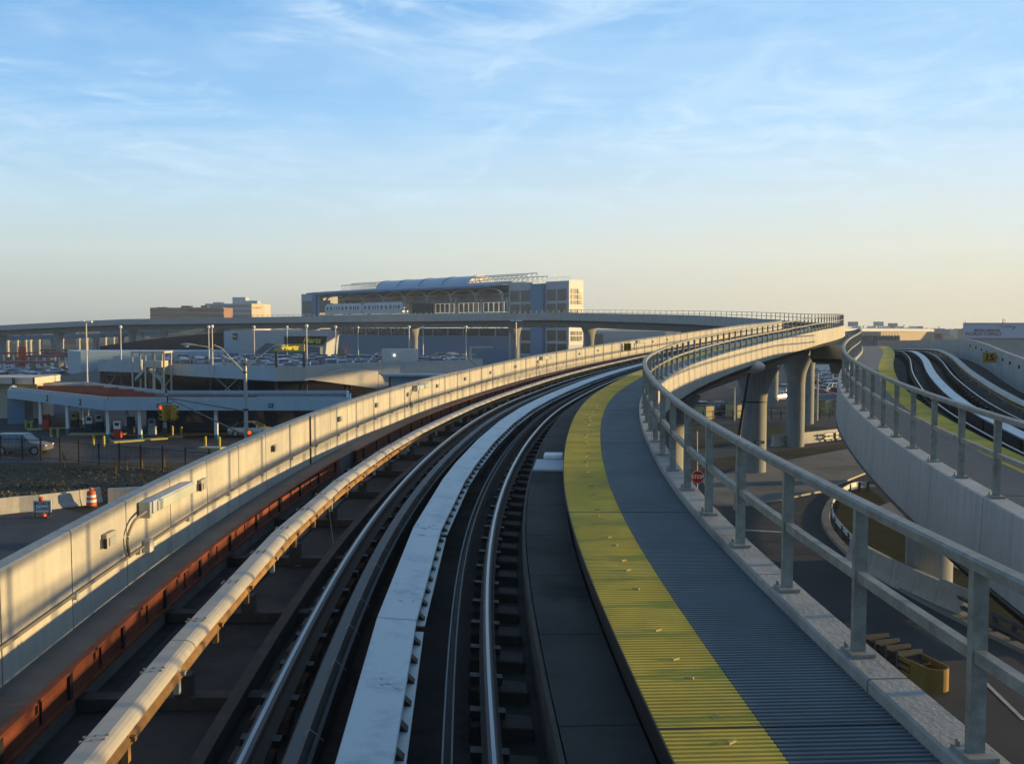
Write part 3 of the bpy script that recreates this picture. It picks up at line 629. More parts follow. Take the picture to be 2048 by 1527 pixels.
# drum
p = gd(183, 1013); root = thing('traffic_drum', 'orange and white traffic drum in front of the road barriers', 'traffic drum', tuple(p))
zz = [0, .08, .09, .30, .44, .58, .72, .86, .95]; rr = [.36, .36, .29, .285, .275, .265, .255, .245, .20]; cc = [BLACKM, BLACKM, ORANGE, WREFL, ORANGE, WREFL, ORANGE, ORANGE]
m = MB()
for mt, nm, idx in ((BLACKM, 'drum_foot', (0, 1)), (ORANGE, 'orange_body', (2, 4, 6, 7)), (WREFL, 'white_band', (3, 5))):
    m = MB()
    for i in idx: m.cyl(p + UP * zz[i], rr[i], zz[i + 1] - zz[i], 20, r2=rr[i + 1])
    build(nm, m, mt, root, smooth=True)
m = MB(); m.cyl(p + UP * .95, .05, .06, 8); m.cyl(p + UP * 1.0, .11, .13, 14); build('warning_light', m, mat('orange_lens', (.6, .10, .03), .3), root, smooth=True)
# road closed sign
p = gd(85, 1034); root = thing('road_closed_sign', 'white ROAD CLOSED sign on a stand with orange lights', 'sign', tuple(p)); F_ = np.array((.06, -1, 0)); F_ /= np.linalg.norm(F_); X_ = np.cross(UP, F_) * 1.0
m = MB(); m.box(p + UP * .62, (.98, .04, .66), X_, F_); build('sign_board', m, WREFL, root)
m = MB()
for a in (-1, 1): m.box(p + X_ * .38 * a + UP * .45, (.05, .05, .9), X_, F_); m.box(p + X_ * .38 * a + UP * .04, (.08, .9, .08), X_, F_)
build('stand', m, BLACKM, root)
build('lettering', mesh_text('ROAD', .25, .004, p + UP * .76 + F_ * .021, X_, UP, F_, bold=.006), BLK, root); build('lettering', mesh_text('CLOSED', .22, .004, p + UP * .48 + F_ * .021, X_, UP, F_, bold=.006), BLK, root)
m = MB(); 
for a in ((-.0, 1.05), (.12, .12)): m.sphere(p + X_ * a[0] + UP * a[1] + F_ * .12, .14, 12, 8)
build('warning_light', m, mat('orange_lens', (.6, .10, .03), .3), root, smooth=True)

# iron fence
fx = [(-4, 79.6), (39, 79), (76, 78.2), (115, 77.2), (153, 76.2), (193, 75.2), (234, 74.3), (277, 73.3), (321, 72.3), (367, 71.3), (415, 70.3), (463, 69.4), (513, 68.5), (564, 67.7)]
root = thing('iron_fence', 'black iron picket fence between the verge and the fuel station', 'fence', tuple(at(277, 700, 73.3) * (1, 1, 0)))
PP = [at(x, 700, D) * (1, 1, 0) for x, D in fx]
for p in PP: m = MB(); m.box(p + UP * .95, (.09, .09, 1.9)); build('fence_post', m, BLACKM, root)
m = MB()
for a, b in zip(PP[:-1], PP[1:]):
    t = (b - a) / np.linalg.norm(b - a); n = np.array((-t[1], t[0], 0))
    for h in (.25, 1.62): m.box((a + b) / 2 + UP * h, (np.linalg.norm(b - a), .035, .04), t, n)
    k = int(np.linalg.norm(b - a) / .13)
    for i in range(1, k): m.box(a + (b - a) * i / k + UP * .9, (.018, .018, 1.6), t, n)
build('pickets', m, BLACKM, root)

# ------------------------------------------------------------------ cars
CGL = mat('car_glass', (.08, .12, .16), .12, .6, var=.1)
def car_shape(suv=False):
    """local: x forward, origin at ground centre. returns body, glass, trim MBs"""
    L = 4.5; b = MB(); top = .95 if not suv else 1.08; rf = 1.43 if not suv else 1.75
    st = [(-2.25, .35, .62, .70), (-2.18, .28, .84, .84), (-1.9, .22, .96, .87), (-1.0, .2, top, .90), (.3, .2, top, .90), (1.0, .2, top - .02, .89), (1.75, .22, top - .14, .86), (2.12, .28, top - .26, .80), (2.25, .35, top - .38, .66)]
    if suv: st = [(-2.25, .45, 1.0, .84), (-2.18, .35, 1.06, .88)] + [(x, z0 + .08, z1 + .02, w) for x, z0, z1, w in st[2:]]
    rs = []
    for x, z0, z1, w in st: rs.append([(x, -w * .9, z0), (x, -w, z0 + .12), (x, -w, (z0 + z1) / 2 + .05), (x, -w * .93, z1 - .05), (x, -w * .8, z1), (x, w * .8, z1), (x, w * .93, z1 - .05), (x, w, (z0 + z1) / 2 + .05), (x, w, z0 + .12), (x, w * .9, z0)])
    b.rings(rs)
    x0, x1, x2, x3 = ((-1.75, -1.15, .25, 1.05) if not suv else (-2.15, -1.95, .35, 1.0))
    wb, wt = .80, .60 if not suv else .68
    g = MB(); A = [(x0, -wb, top - .03), (x3, -wb, top - .05), (x3, wb, top - .05), (x0, wb, top - .03)]; B = [(x1, -wt, rf - .04), (x2, -wt, rf - .04), (x2, wt, rf - .04), (x1, wt, rf - .04)]
    g.rings([A, B])
    B2 = [(x1 - .04, -wt - .02, rf - .045), (x2 + .04, -wt - .02, rf - .045), (x2 + .04, wt + .02, rf - .045), (x1 - .04, wt + .02, rf - .045)]; C2 = [(x1 + .1, -wt * .8, rf), (x2 - .15, -wt * .8, rf), (x2 - .15, wt * .8, rf), (x1 + .1, wt * .8, rf)]
    b.rings([B2, C2])
    for s in (-1, 1):
        for k in ((0, 0), (.42, .47), (.72 if suv else 1, .72 if suv else 1), (1, 1)):
            p = np.array((x0 + (x3 - x0) * k[0], s * (wb + .006), top - .04)); q = np.array((x1 + (x2 - x1) * k[1], s * (wt + .006), rf - .045)); b.tube([p, q], .035, 4)
    for s in (-1, 1): b.box((.75, s * 1.0, top + .04), (.16, .16, .1))
    return b, g
def full_car(name, label, cat, suv, paint, grp=None):
    root = thing(name, label, cat, (0, 0, 0), grp); b, g = car_shape(suv)
    build('body', b, paint, root, loc=False, smooth=True); build('windows', g, CGL, root, loc=False)
    rw = .33 if not suv else .39
    for x in (-1.38, 1.38):
        for s in (-1, 1):
            m = MB(); m.cyl((x, s * .72, rw), rw, .2, 20, axis=(0, s, 0)); w = build('wheel', m, TYRE, root, loc=False, smooth=True)
            m = MB(); m.cyl((x, s * .915, rw), rw * .62, .012, 12, axis=(0, s, 0)); build('rim', m, CHROME, w, loc=False)
    for s in (-1, 1):
        m = MB(); m.box((2.17, s * .62, .68 if not suv else .8), (.14, .3, .12)); build('headlight', m, LAMPG, root, loc=False)
        m = MB(); m.box((-2.2, s * .66, .78 if not suv else .95), (.12, .22, .14)); build('tail_light', m, mat('red_lens', (.35, .02, .01), .3), root, loc=False)
    return root
PAINTS = {k: mat('car_paint_' + k, c, .3, .25, var=.05, spec=.6) for k, c in dict(white=(.75, .76, .77), silver=(.50, .53, .56), grey=(.14, .15, .17), black=(.015, .016, .02), blue=(.03, .07, .20), red=(.25, .02, .02), tan=(.30, .25, .18), teal=(.04, .14, .17)).items()}
def simple_car(suv):
    b, g = car_shape(suv); m = MB(); m.cur = 0; m.add(b.v, b.f); m.cur = 1; m.add(g.v, g.f); m.cur = 2; rw = .33
    for x in (-1.38, 1.38):
        for s in (-1, 1): m.cyl((x, s * .74, rw), rw, .18, 12, axis=(0, s, 0))
    return m
CARM = []
for suv in (False, True):
    o = build('parked_car', simple_car(suv), [PAINTS['silver'], CGL, TYRE], loc=False, smooth=True); CARM.append(o.data); bpy.data.objects.remove(o)
def put_car(x, y, z, rz, col, place, grp, suv=False):
    o = bpy.data.objects.new('parked_car', CARM[1 if suv else 0]); COL.objects.link(o); o.location = (x, y, z); o.rotation_euler = (0, 0, rz)
    o.material_slots[0].link = 'OBJECT'; o.material_slots[0].material = PAINTS[col]
    tag(o, f'{col} {"sport utility" if suv else "sedan"} car {place}', 'car', grp); return o
rng = random.Random(11); CC = ['white', 'silver', 'silver', 'grey', 'black', 'blue', 'blue', 'red', 'tan', 'teal', 'grey', 'black']
DZ = 4.05
for r_, D in enumerate([144.5, 150, 155.5, 161, 166.5, 172, 178, 184, 190]):
    x = -.345 * D
    while x < -.04 * D:
        fr_ = float(np.interp(1024 + 1990 * x / D, [196, 283, 380, 552, 610, 690, 965], [154, 151, 146.5, 142.5, 143, 150.5, 154]))
        if D > fr_ and rng.random() < .93 and not (-.135 * D < x < -.095 * D and 150 < D < 168): put_car(x, D + rng.uniform(-.3, .3), DZ, math.pi / 2 + .35 + rng.uniform(-.05, .05) + (math.pi if r_ % 2 else 0), rng.choice(CC), 'packed in the rows on the parking deck roof', 'cars parked on the deck roof', rng.random() < .25)
        x += 2.45
for i in range(46):        # left lot
    D = rng.choice([196, 203, 211, 222, 232]); px = rng.uniform(-20, 132)
    p = at(px, 700, D); put_car(p[0], D + rng.uniform(-1, 1), 0.01, rng.uniform(-.1, .1) + math.pi / 2 * rng.choice([0, 1, 1]), rng.choice(CC), 'in the far left lot below the red canopies', 'cars in the far left lot', rng.random() < .3)
for i in range(15):        # beside and below the deck
    px = 168 + i * 6 if i < 11 else (300, 390, 470, 500)[i - 11]; D = 139 + (i % 3) * 6 if i < 11 else 133
    p = at(px, 700, D); put_car(p[0], D, .01, .35 + rng.uniform(-.1, .1), rng.choice(['white', 'silver', 'grey', 'silver']), 'in the shade beneath the parking deck', 'cars under the deck', False)
p = at(648, 700, 121); put_car(p[0], 121, .5, .1, 'silver', 'showing only its roof behind the fuel canopy beyond the sunlit wall', None)
def rcar(px, D, rz, col, place, suv=False, grp='cars in the right hand lot'):
    p = at(px, 700, D); return put_car(p[0], D, .02, rz, col, place, grp, suv)
root = full_car('parked_car', 'silver car parked between the first two piers, seen from its front', 'car', False, PAINTS['silver'], 'cars in the right hand lot'); p = at(1556, 700, 143); root.location = (p[0], 143, .02); root.rotation_euler = (0, 0, -2.4)
rcar(1568, 160, -2.0, 'tan', 'behind the silver car between the first two piers')
for i in range(26):
    D = [150, 158, 168, 178, 190, 203, 216][i % 7] + rng.uniform(-2, 2); rcar(1622 + (i * 13) % 66 + rng.uniform(-3, 3), D, rng.choice([.3, -2.8, 1.2, -.4]), rng.choice(CC), 'in the lot seen between the two viaducts', rng.random() < .35)
for i, px in enumerate((1330, 1352, 1398, 1414, 1445, 1636, 1662, 1690)):
    D = 118 if px < 1500 else 131; rcar(px, D, rng.choice([0, .1, 3.1]), ['white', 'blue', 'grey', 'silver', 'black', 'tan', 'black', 'white'][i], 'in the front row of the right hand lot', i % 2 == 0)
# SUV
suv = full_car('sport_utility_vehicle', 'silver grey sport utility vehicle driving past behind the iron fence', 'car', True, mat('suv_paint', (.22, .21, .20), .35, .3, var=.05)); suv.location = (at(40, 900, 81.6)[0] - .1, 82.3, .01)
blu = full_car('parked_car', 'blue and silver car nosing out beside the small red signal', 'car', False, PAINTS['silver']); q = at(505, 860, 96); blu.location = (q[0], 96, .01); blu.rotation_euler = (0, 0, -.1)

# ------------------------------------------------------------------ fuel station canopy
zt, zb = 3.85, 2.87
F1 = [at(20, 795, 1)[:0]]
def gx(px, D): return at(px, 700, D)[0]
out = [(gx(14, 108), 108), (gx(207, 92), 92), (gx(700, 91.5), 91.5), (gx(700, 102), 102), (gx(330, 102), 102), (gx(174, 118), 118), (gx(27, 116), 116)]
root = thing('fuel_canopy', 'long pale blue flat canopy of the fuel station with red roof deck', 'canopy', (out[1][0], out[1][1], 0))
n = len(out)
cen = np.mean(np.array(out), 0)
def edge(i):
    a = np.array((*out[i], 0.)); b = np.array((*out[(i + 1) % n], 0.)); d = b - a; L = np.linalg.norm(d); t = d / L; nr = np.array((t[1], -t[0], 0)); return a, b, t, nr, L
for i in range(n):
    a, b, t, nr, L = edge(i); m = MB(); m.box((a + b) / 2 + UP * (zb + .45), (L + .0, .16, .9), t, nr); build('fascia', m, PALE, root)
    m = MB(); m.box((a + b) / 2 - nr * .25 + UP * (zt + .05), (L - .5, .22, .34), t, nr); build('coping', m, PALEG, root)
m = MB(); m.add([(p[0], p[1], 3.0) for p in out], [tuple(range(n))]); m.add([(p[0], p[1], 3.35) for p in out], [tuple(range(n))]); build('roof_deck', m, mat('roof_felt', (.12, .12, .12), .9), root, recalc=False)
m = MB()
for k in range(7):
    y0 = 94.3 + k * 3.2; xa = gx(212 - k * 26, y0) + 1.0; xb = gx(318 - max(0, k - 2) * 22, y0) - .5
    m.box(((xa + xb) / 2, y0, 3.62), (xb - xa, .22, .5))
REDR = mat('dull_red_roof', (.27, .06, .035), .8, var=.25, scale=.8, dirt=(.16, .05, .04), dirtscale=.5)
build('roof_beam', m, REDR, root)
m = MB(); m.box((gx(410, 97), 97, 3.62), (10, .22, .5)); build('roof_beam', m, REDR, root)
m = MB(); a, b, t, nr, L = edge(4)
m.add([(out[0][0] + 1, out[0][1] + .2, 3.36), (out[1][0] + 1.0, out[1][1] + 1.2, 3.36), (gx(330, 101), 101, 3.36), (out[5][0], out[5][1] - .5, 3.36)], [(0, 1, 2, 3)]); build('red_roof', m, REDR, root, recalc=False)
for px, D in ((78, 103.3), (132, 98.8), (213, 93.3), (277, 93), (430, 93), (327, 99), (160, 108), (250, 101)):
    m = MB(); x = gx(px, D); m.box((x, D, 1.62), (.30, .30, 2.5)); c = build('column', m, WHITE, root); m = MB(); m.box((x, D, .25), (.36, .36, .5)); build('column_foot', m, mat('teal_foot', (.05, .18, .2), .6), c)
for px, D, tx in ((94, 101.8, '8'), (160, 96.3, '8')):
    a, b, t, nr, L = edge(0); nn = np.array((t[1], -t[0], 0)); k_ = (px - 1024) / 1990.; f_ = (k_ * a[1] - a[0]) / (t[0] - k_ * t[1]); o = a + t * f_ + UP * (zb + .48) + nn * .1; ux = np.cross(UP, nn)
    m = MB(); m.box(o, (.36, .05, .62), ux, nn); c = build('number_plate', m, mat('navy', (.02, .04, .10), .5), root); build('number', mesh_text(tx, .45, .004, o + nn * .03, ux, UP, nn, bold=.01), PALEG, c)
nn = np.array((0, -1., 0))
for px, tx, w in ((540.5, '03', .42), (315.5, '0', .3)):
    D = 91.62 + .0; o = np.array((gx(px, D), D - .13, zb + .46)); m = MB(); m.box(o, (w, .05, .36), (1, 0, 0), nn); c = build('number_plate', m, BLK, root); build('number', mesh_text(tx, .30, .004, o + nn * .03, (1, 0, 0), UP, nn, bold=.008), PALEG, c)
# kiosk, dark service wall behind
root = thing('service_kiosk', 'dark low service building under the fuel canopy', 'building', (gx(370, 101), 101, 0))
m = MB(); x0, x1 = gx(290, 101), gx(640, 101); m.box(((x0 + x1) / 2, 104, 1.45), (x1 - x0, 6, 2.84)); build('wall', m, mat('kiosk_wall', (.07, .075, .085), .7, var=.2, scale=.6), root)
for i in range(5):
    m = MB(); m.box((x0 + 1.8 + i * 3.1, 100.97, 1.5), (1.9, .05, 1.3)); build('window', m, GLASS, root)
root = thing('service_wall', 'pale blue end wall at the left of the fuel canopy', 'wall', (gx(30, 108), 108, 0))
m = MB(); m.box((gx(31, 108.5), 109.2, 1.4), (1.9, 1.9, 2.8)); build('wall', m, MIDB, root)
# pumps, bollards, islands
def bollard(px, py, lab):
    p = gd(px, py); m = MB(); m.cyl(p, .11, .88, 14); m.sphere(p + UP * .88, .11, 14, 6, (1, 1, .6)); tag(build('bollard', m, YPAINT, smooth=True), lab, 'bollard', 'yellow bollards at the fuel station')
bl = [(52, 857, 'yellow bollard left of the pair nearest the canopy end wall'), (63, 860, 'yellow bollard right of the pair nearest the canopy end wall'), (102, 873, 'left yellow bollard of the pair above the grey vehicle roof'), (116, 875, 'right yellow bollard of the pair above the grey vehicle roof'), (187, 890, 'left yellow bollard below the canopy corner column'), (208, 892, 'right yellow bollard below the canopy corner column'), (345, 870, 'left yellow bollard right of the big traffic signal'), (363, 872, 'right yellow bollard right of the big traffic signal'), (411, 893, 'left yellow bollard beside the signal mast foot'), (439, 894, 'right yellow bollard beside the signal mast foot')]
for b in bl: bollard(*b)
def isl(px0, px1, py0, py1, lab):
    a, b = gd(px0, py0), gd(px1, py1); d = b - a; L = np.linalg.norm(d); t = d / L; nr = np.array((-t[1], t[0], 0)); m = MB(); m.box((a + b) / 2 + UP * .07, (L, 1.0, .15), t, nr)
    r = tag(build('pump_island', m, PALEG, bevel=.03), lab, 'pump island', 'pump islands'); 
    m = MB(); m.box((a + b) / 2 + UP * .07, (L + .12, 1.12, .13), t, nr); o = build('yellow_kerb', m, YPAINT, r)
isl(55, 180, 860, 855, 'yellow kerbed pump island at the left under the canopy'); isl(140, 250, 869, 868, 'yellow kerbed pump island left of the corner column'); isl(225, 330, 885, 877, 'yellow kerbed pump island running right of the corner column'); isl(340, 368, 874, 874, 'short pale island around the right bollard pair'); isl(402, 445, 896, 897, 'short pale island beside the signal mast foot')
def pump(px, py, lab, top=WHITE, low=RED):
    p = gd(px, py) + UP * .14; root = thing('fuel_pump', lab, 'fuel pump', tuple(p), 'fuel pumps')
    m = MB(); m.box(p + UP * .42, (.7, .45, .8)); build('pump_base', m, low, root, bevel=.02)
    m = MB(); m.box(p + UP * 1.22, (.66, .42, .76)); build('pump_head', m, top, root, bevel=.03)
    m = MB(); m.box(p + UP * 1.3 + np.array((0, -.22, 0)), (.42, .02, .3)); build('display', m, GLASS, root)
    m = MB(); m.tube([p + np.array((.36, 0, 1.4)), p + np.array((.55, -.1, 1.0)), p + np.array((.42, -.1, .5)), p + np.array((.37, 0, 1.0))], .025, 6); build('hose', m, BLACKM, root)
pump(236, 878, 'fuel pump with white head and red base right of the corner column'); pump(93, 862, 'fuel pump with red base second bay from the left', RED, RED); pump(180, 866, 'fuel pump left of the corner column with dark base', WHITE, DARKW); pump(200, 862, 'white fuel pump half hidden just left of the corner column', WHITE, DARKW); pump(305, 872, 'pale grey fuel pump left of the big traffic signal', PALEG, PALEG); pump(150, 858, 'fuel pump with yellow side panel deep under the canopy', YPAINT, DARKW); pump(262, 868, 'dark fuel pump deep under the canopy right of centre', DARKW, DARKW)

# ------------------------------------------------------------------ signal mast, lamps
p = np.array((gx(490, 66), 66, 0.)); root = thing('signal_mast', 'tall grey mast with twin cobra lamps and long signal arms', 'street lamp', tuple(p))
m = MB(); m.tube([p, p + UP * 8.45], [.17, .10], 14); build('mast', m, GALV, root, smooth=True)
m = MB(); m.cyl(p, .3, .3, 12, r2=.2); m.cyl(p + UP * 8.0, .15, .12, 10); m.cyl(p + UP * 7.5, .15, .10, 10); m.cyl(p + UP * 5.0, .17, .12, 10); build('mast_collar', m, BLACKM, root)
tipL = at(388, 689.5, 65); base1 = p + UP * 7.85; base2 = p + UP * 7.45
for a, b in ((base1, tipL), (base2, tipL + np.array((1.3, 0, .0)))):
    m = MB(); m.tube([a, a * .6 + b * .4 + UP * .12, a * .25 + b * .75 + UP * .25, b], [.05, .045, .04, .035], 8); build('lamp_arm', m, GALV, root, smooth=True)
def cobra(tip, d, root, L=.85):
    m = MB(); rs = []
    for s_, w, h in ((-.1, .05, .05), (.1, .09, .08), (.35, .17, .12), (.6, .18, .13), (L, .05, .05)):
        c = tip + d * s_; r = np.cross(d, UP); rs.append([c + r * w * math.cos(q) + UP * h * math.sin(q) * (.9 if math.sin(q) > 0 else .6) for q in [2 * math.pi * k / 10 for k in range(10)]])
    m.rings(rs); h_ = build('lamp_head', m, mat('lamp_head_grey', (.42, .42, .38), .5, .2), root, smooth=True)
    m = MB(); m.sphere(tip + d * .48 - UP * .07, .15, 12, 6, (1.2, 1, .7)); build('lamp_glass', m, LAMPG, h_, smooth=True)
cobra(tipL, np.array((-1., 0, .02)), root)
tipR = at(547, 692.5, 66); m = MB(); m.tube([base1, base1 * .5 + tipR * .5 + UP * .02, tipR], [.05, .045, .035], 8); build('lamp_arm', m, GALV, root, smooth=True); cobra(tipR, np.array((1., 0, .02)), root, .75)
# signal arms
sp = at(335, 795, 64.5)
for z in (4.95, 3.3):
    a = p + UP * z; m = MB(); m.tube([a, sp], [.06, .035], 8); build('signal_arm', m, mat('weathered_arm', (.22, .2, .18), .6, .2), root, smooth=True)
def signal(c, yaw, root, lit):
    f = np.array((math.sin(yaw), -math.cos(yaw), 0)); x = np.cross(UP, f) * -1
    m = MB(); m.box(c, (.33, .22, 1.0), x, f); h = build('signal_head', m, SIGR, root, bevel=.02)
    for k in range(3):
        q = c + UP * (.31 - .31 * k) + f * .11; m = MB(); rs = []
        for dd in (0, .2): rs.append([q + f * dd + x * .13 * math.cos(w) + UP * .13 * math.sin(w) for w in [math.pi * (i / 12 * 1.4 - .2) for i in range(13)]])
        nn_ = 13; m.add(rs[0] + rs[1], [(i, i + 1, i + 1 + nn_, i + nn_) for i in range(nn_ - 1)]); build('visor', m, SIGR, h, recalc=False)
        m = MB(); m.cyl(q - f * .01, .11, .03, 14, axis=tuple(f))
        on = lit and k == 0
        build('lens', m, mat('lit_red_lens', (.5, .03, .01), .4, emit=(1, .06, .02, 1.6)) if on else mat('dark_lens_' + str(k), ((.12, .01, .01), (.14, .08, .01), (.01, .07, .04))[k], .3), h)
root2 = thing('traffic_signal', 'cluster of yellow traffic signals hanging from the mast arm, red lit', 'traffic light', tuple(sp))
m = MB(); m.tube([sp + UP * .1, sp - UP * .35], .04, 8); m.box(sp - UP * .35, (.75, .05, .05)); m.box(sp - UP * 1.55 + np.array((0, .1, 0)), (.7, .5, .05)); build('hanger', m, BLACKM, root2)
signal(sp + np.array((-.32, -.15, -.92)), -.1, root2, True); signal(sp + np.array((.34, .1, -.95)), 1.35, root2, False); signal(sp + np.array((-.25, .45, -.95)), -1.7, root2, False); signal(sp + np.array((.1, .6, -.95)), 3.0, root2, False)
pp = p + np.array((.26, -.15, 0)); root3 = thing('traffic_signal', 'small red lit signal fixed low on the signal mast', 'traffic light', tuple(pp + UP * 3.2))
signal(pp + UP * 3.75 + np.array((0, 0, -.5)), .25, root3, True)
def lotlamp(px, ytop, D, lab, style, z0=0.):
    t = at(px, ytop, D); b = np.array((t[0], D, z0)); root = thing('lot_lamp', lab, 'lamp post', tuple(b), 'lamp posts around the car decks')
    m = MB(); m.tube([b, t], [.11, .075], 8); build('lamp_pole', m, mat('pole_white', (.55, .52, .47), .5, .1), root)
    m = MB()
    if style: m.box(t + np.array((.35, 0, .05)), (.75, .35, .18)); m.box(t + np.array((-.45, 0, .08)), (.5, .3, .16)); m.box(t, (1.3, .06, .06))
    else: m.sphere(t + UP * .1, .26, 10, 7)
    build('lamp_head', m, WHITE, root, smooth=not style)
lotlamp(172, 644, 118, 'tall lamp post with twin box heads left of the stair canopy', 1)
lotlamp(241, 655, 150, 'lamp post rising from the parking deck corner left of the stair canopy', 0, 4); lotlamp(417, 655, 160, 'left one of the close pair of lamp posts on the parking deck', 0, 4); lotlamp(424, 654, 141, 'right one of the close pair of lamp posts on the parking deck', 0, 4)
lotlamp(508, 655, 165, 'lamp post in front of the sign wall of the pale rental building', 0, 4); lotlamp(574, 655, 190, 'short lamp post between the dark mustard sign and the rental building', 0, 4); lotlamp(613, 653, 141, 'lamp post at the right end of the mustard sign', 0, 4)
lotlamp(671, 655, 165, 'lamp post left of the far train cars above the deck cars', 0, 4); lotlamp(716, 656, 185, 'thin lamp post before the blue wall, second left of the white box', 0, 4); lotlamp(818, 655, 160, 'lamp post directly behind the white box on the deck', 0, 4); lotlamp(846, 656, 185, 'thin lamp post just right of the white box on the deck', 0, 4); lotlamp(932, 655, 165, 'lamp post before the blue wall near the lone flat arm', 0, 4); lotlamp(1032, 642, 118, 'tall lamp post with flat twin heads before the grey viaduct piers', 1)
lotlamp(1214, 700, 150, 'short lamp post behind the sunlit wall near the number sign', 1); 

# ------------------------------------------------------------------ parking deck
def wallpoly(name, pts, mate, lab, cat, thick=.25, grp=None, parent=None):
    """pts: (px, py, D) corners of a vertical panel; real thickness behind"""
    P = [at(*q) for q in pts]; n = np.cross(P[1] - P[0], P[2] - P[0]); n = n / np.linalg.norm(n)
    if n[1] < 0: n = -n
    m = MB(); m.prism(P, n * thick); o = build(name, m, mate, parent)
    if parent is None: tag(o, lab, cat, grp)
    return o
root = thing('parking_deck', 'white walled raised parking deck packed with cars', 'parking deck', tuple(at(548, 700, 141) * (1, 1, 0)))
segs = [((196, 719, 742), 150, (283, 719, 745), 146, PALEG), ((318, 727, 747), 144, (380, 728, 752), 142.5, PALEG), ((380, 728, 752), 142.5, (552, 731, 762), 138, PALE), ((552, 731, 762), 138, (610, 733, 761), 138.5, mat('cream_panel', (.44, .44, .42), .6, var=.06, streak=.15)), ((610, 733, 761), 138.5, (690, 725.5, 748), 146, mat('cream_panel', (.5, .5, .47), .6)), ((690, 725.5, 748), 146, (800, 723, 747), 148, mat('cream_panel', (.5, .5, .47), .6)), ((800, 723, 747), 148, (965, 718, 744), 150, mat('cream_panel', (.5, .5, .47), .6))]
for (a, ay, ab), Da, (b, by, bb), Db, mt in segs: wallpoly('deck_parapet', [(a, ay, Da), (b, by, Db), (b, bb, Db), (a, ab, Da)], mt, '', '', parent=root)
m = MB(); m.prism([(gx(190, 192), 192, 0), (gx(960, 192), 192, 0), (gx(960, 192.5), 192.5, 0), (gx(190, 192.5), 192.5, 0)], UP * 3.5); build('underdeck_shade_sheet', m, BLACKM, root)  # black sheet added to paint the gloom beneath the deck
m = MB(); fl = [(gx(196, 150.5), 150.5), (gx(283, 146.5), 146.5), (gx(380, 143), 143), (gx(552, 138.4), 138.4), (gx(610, 138.9), 138.9), (gx(690, 146.5), 146.5), (gx(965, 150.5), 150.5), (gx(965, 196), 196), (gx(196, 196), 196)]
m.prism([(a, b, DZ - .02) for a, b in fl], -UP * .5); build('deck_floor', m, CONCD, root)
for px, D in [(205, 153), (243, 151), (300, 148), (420, 145), (478, 144), (552, 141), (611, 141), (690, 150), (330, 155), (450, 160), (600, 160), (700, 170)]:
    m = MB(); m.box((gx(px, D), D, 1.75), (.4, .4, 3.5)); build('deck_column', m, mat('dark_steel', (.06, .06, .065), .6), root)
for pa, pb, D in ((430, 478, 143), (205, 232, 152), (310, 345, 147)):
    m = MB(); m.tube([(gx(pa, D), D, .2), (gx(pb, D), D, 3.4)], .12, 6); m.tube([(gx(pb, D), D, .2), (gx(pa, D), D, 3.4)], .12, 6); build('cross_brace', m, GALV, root)
wallpoly('ramp_wall', [(612, 758, 139.2), (690, 737, 143), (756, 742, 147), (756, 777, 147), (690, 768, 143)], mat('cream_wall', (.46, .43, .37), .7, var=.06), 'cream triangular ramp wall catching the sun below the deck', 'wall')
wallpoly('stub_wall', [(757, 748, 147.2), (778, 748, 148.5), (778, 772, 148.5), (757, 777, 147.2)], mat('cream_wall', (.46, .43, .37), .7), 'short cream wall stub right of the triangular ramp wall', 'wall')
root = thing('booth_canopy', 'small dark framed booth roof below the deck beside the sunlit wall', 'booth', (gx(800, 128), 128, 0))
m = MB(); m.box((gx(830, 128), 129, 4.4), (8.6, 3, .25)); build('roof', m, PALEG, root); m = MB(); m.box((gx(780, 128), 127.8, 2.1), (.25, .25, 4.3)); build('post', m, DARKW, root); m = MB(); m.box((gx(835, 129), 130, 2.1), (7.6, .2, 4.2)); build('wall', m, PALE, root)
wallpoly('ramp', [(92, 757, 150), (200, 738, 150), (200, 790, 150), (92, 790, 150)], mat('ramp_grey', (.20, .23, .25), .8, var=.1), 'grey sloping ramp wall left of the parking deck', 'wall', 3.)
# stair canopy
D = 140; root = thing('stair_canopy', 'sunlit open stair tower with flat roof at the parking deck', 'stair tower', (gx(295, D), D, 0)); cr = mat('cream_steel', (.50, .45, .35), .6)
m = MB(); a = at(262, 704, D); b = at(329, 704, D); m.box(((a[0] + b[0]) / 2, D + 1.6, a[2]), (b[0] - a[0], 3.6, .28)); build('roof', m, cr, root)
for px in (264, 290, 308, 327):
    for dd in (0, 3.0):
        z = at(px, 704, D)[2]; m = MB(); m.box((gx(px, D), D + dd, z / 2), (.2, .2, z - .3)); build('stair_post', m, cr if px > 280 else GALV, root)
m = MB(); m.box((gx(305, D), D + 1.5, at(0, 728, D)[2]), (gx(322, D) - gx(288, D), 3, .9)); build('landing', m, cr, root)
m = MB(); a = at(270, 762, D); b = at(292, 738, D); m.prism([a, b, b + UP * .5, a + UP * .5], (0, 1.4, 0)); a = at(322, 762, D); b = at(298, 742, D); m.prism([a, b, b + UP * .35, a + UP * .35], (0, 1.4, 0)); build('stair_flight', m, GALV, root)
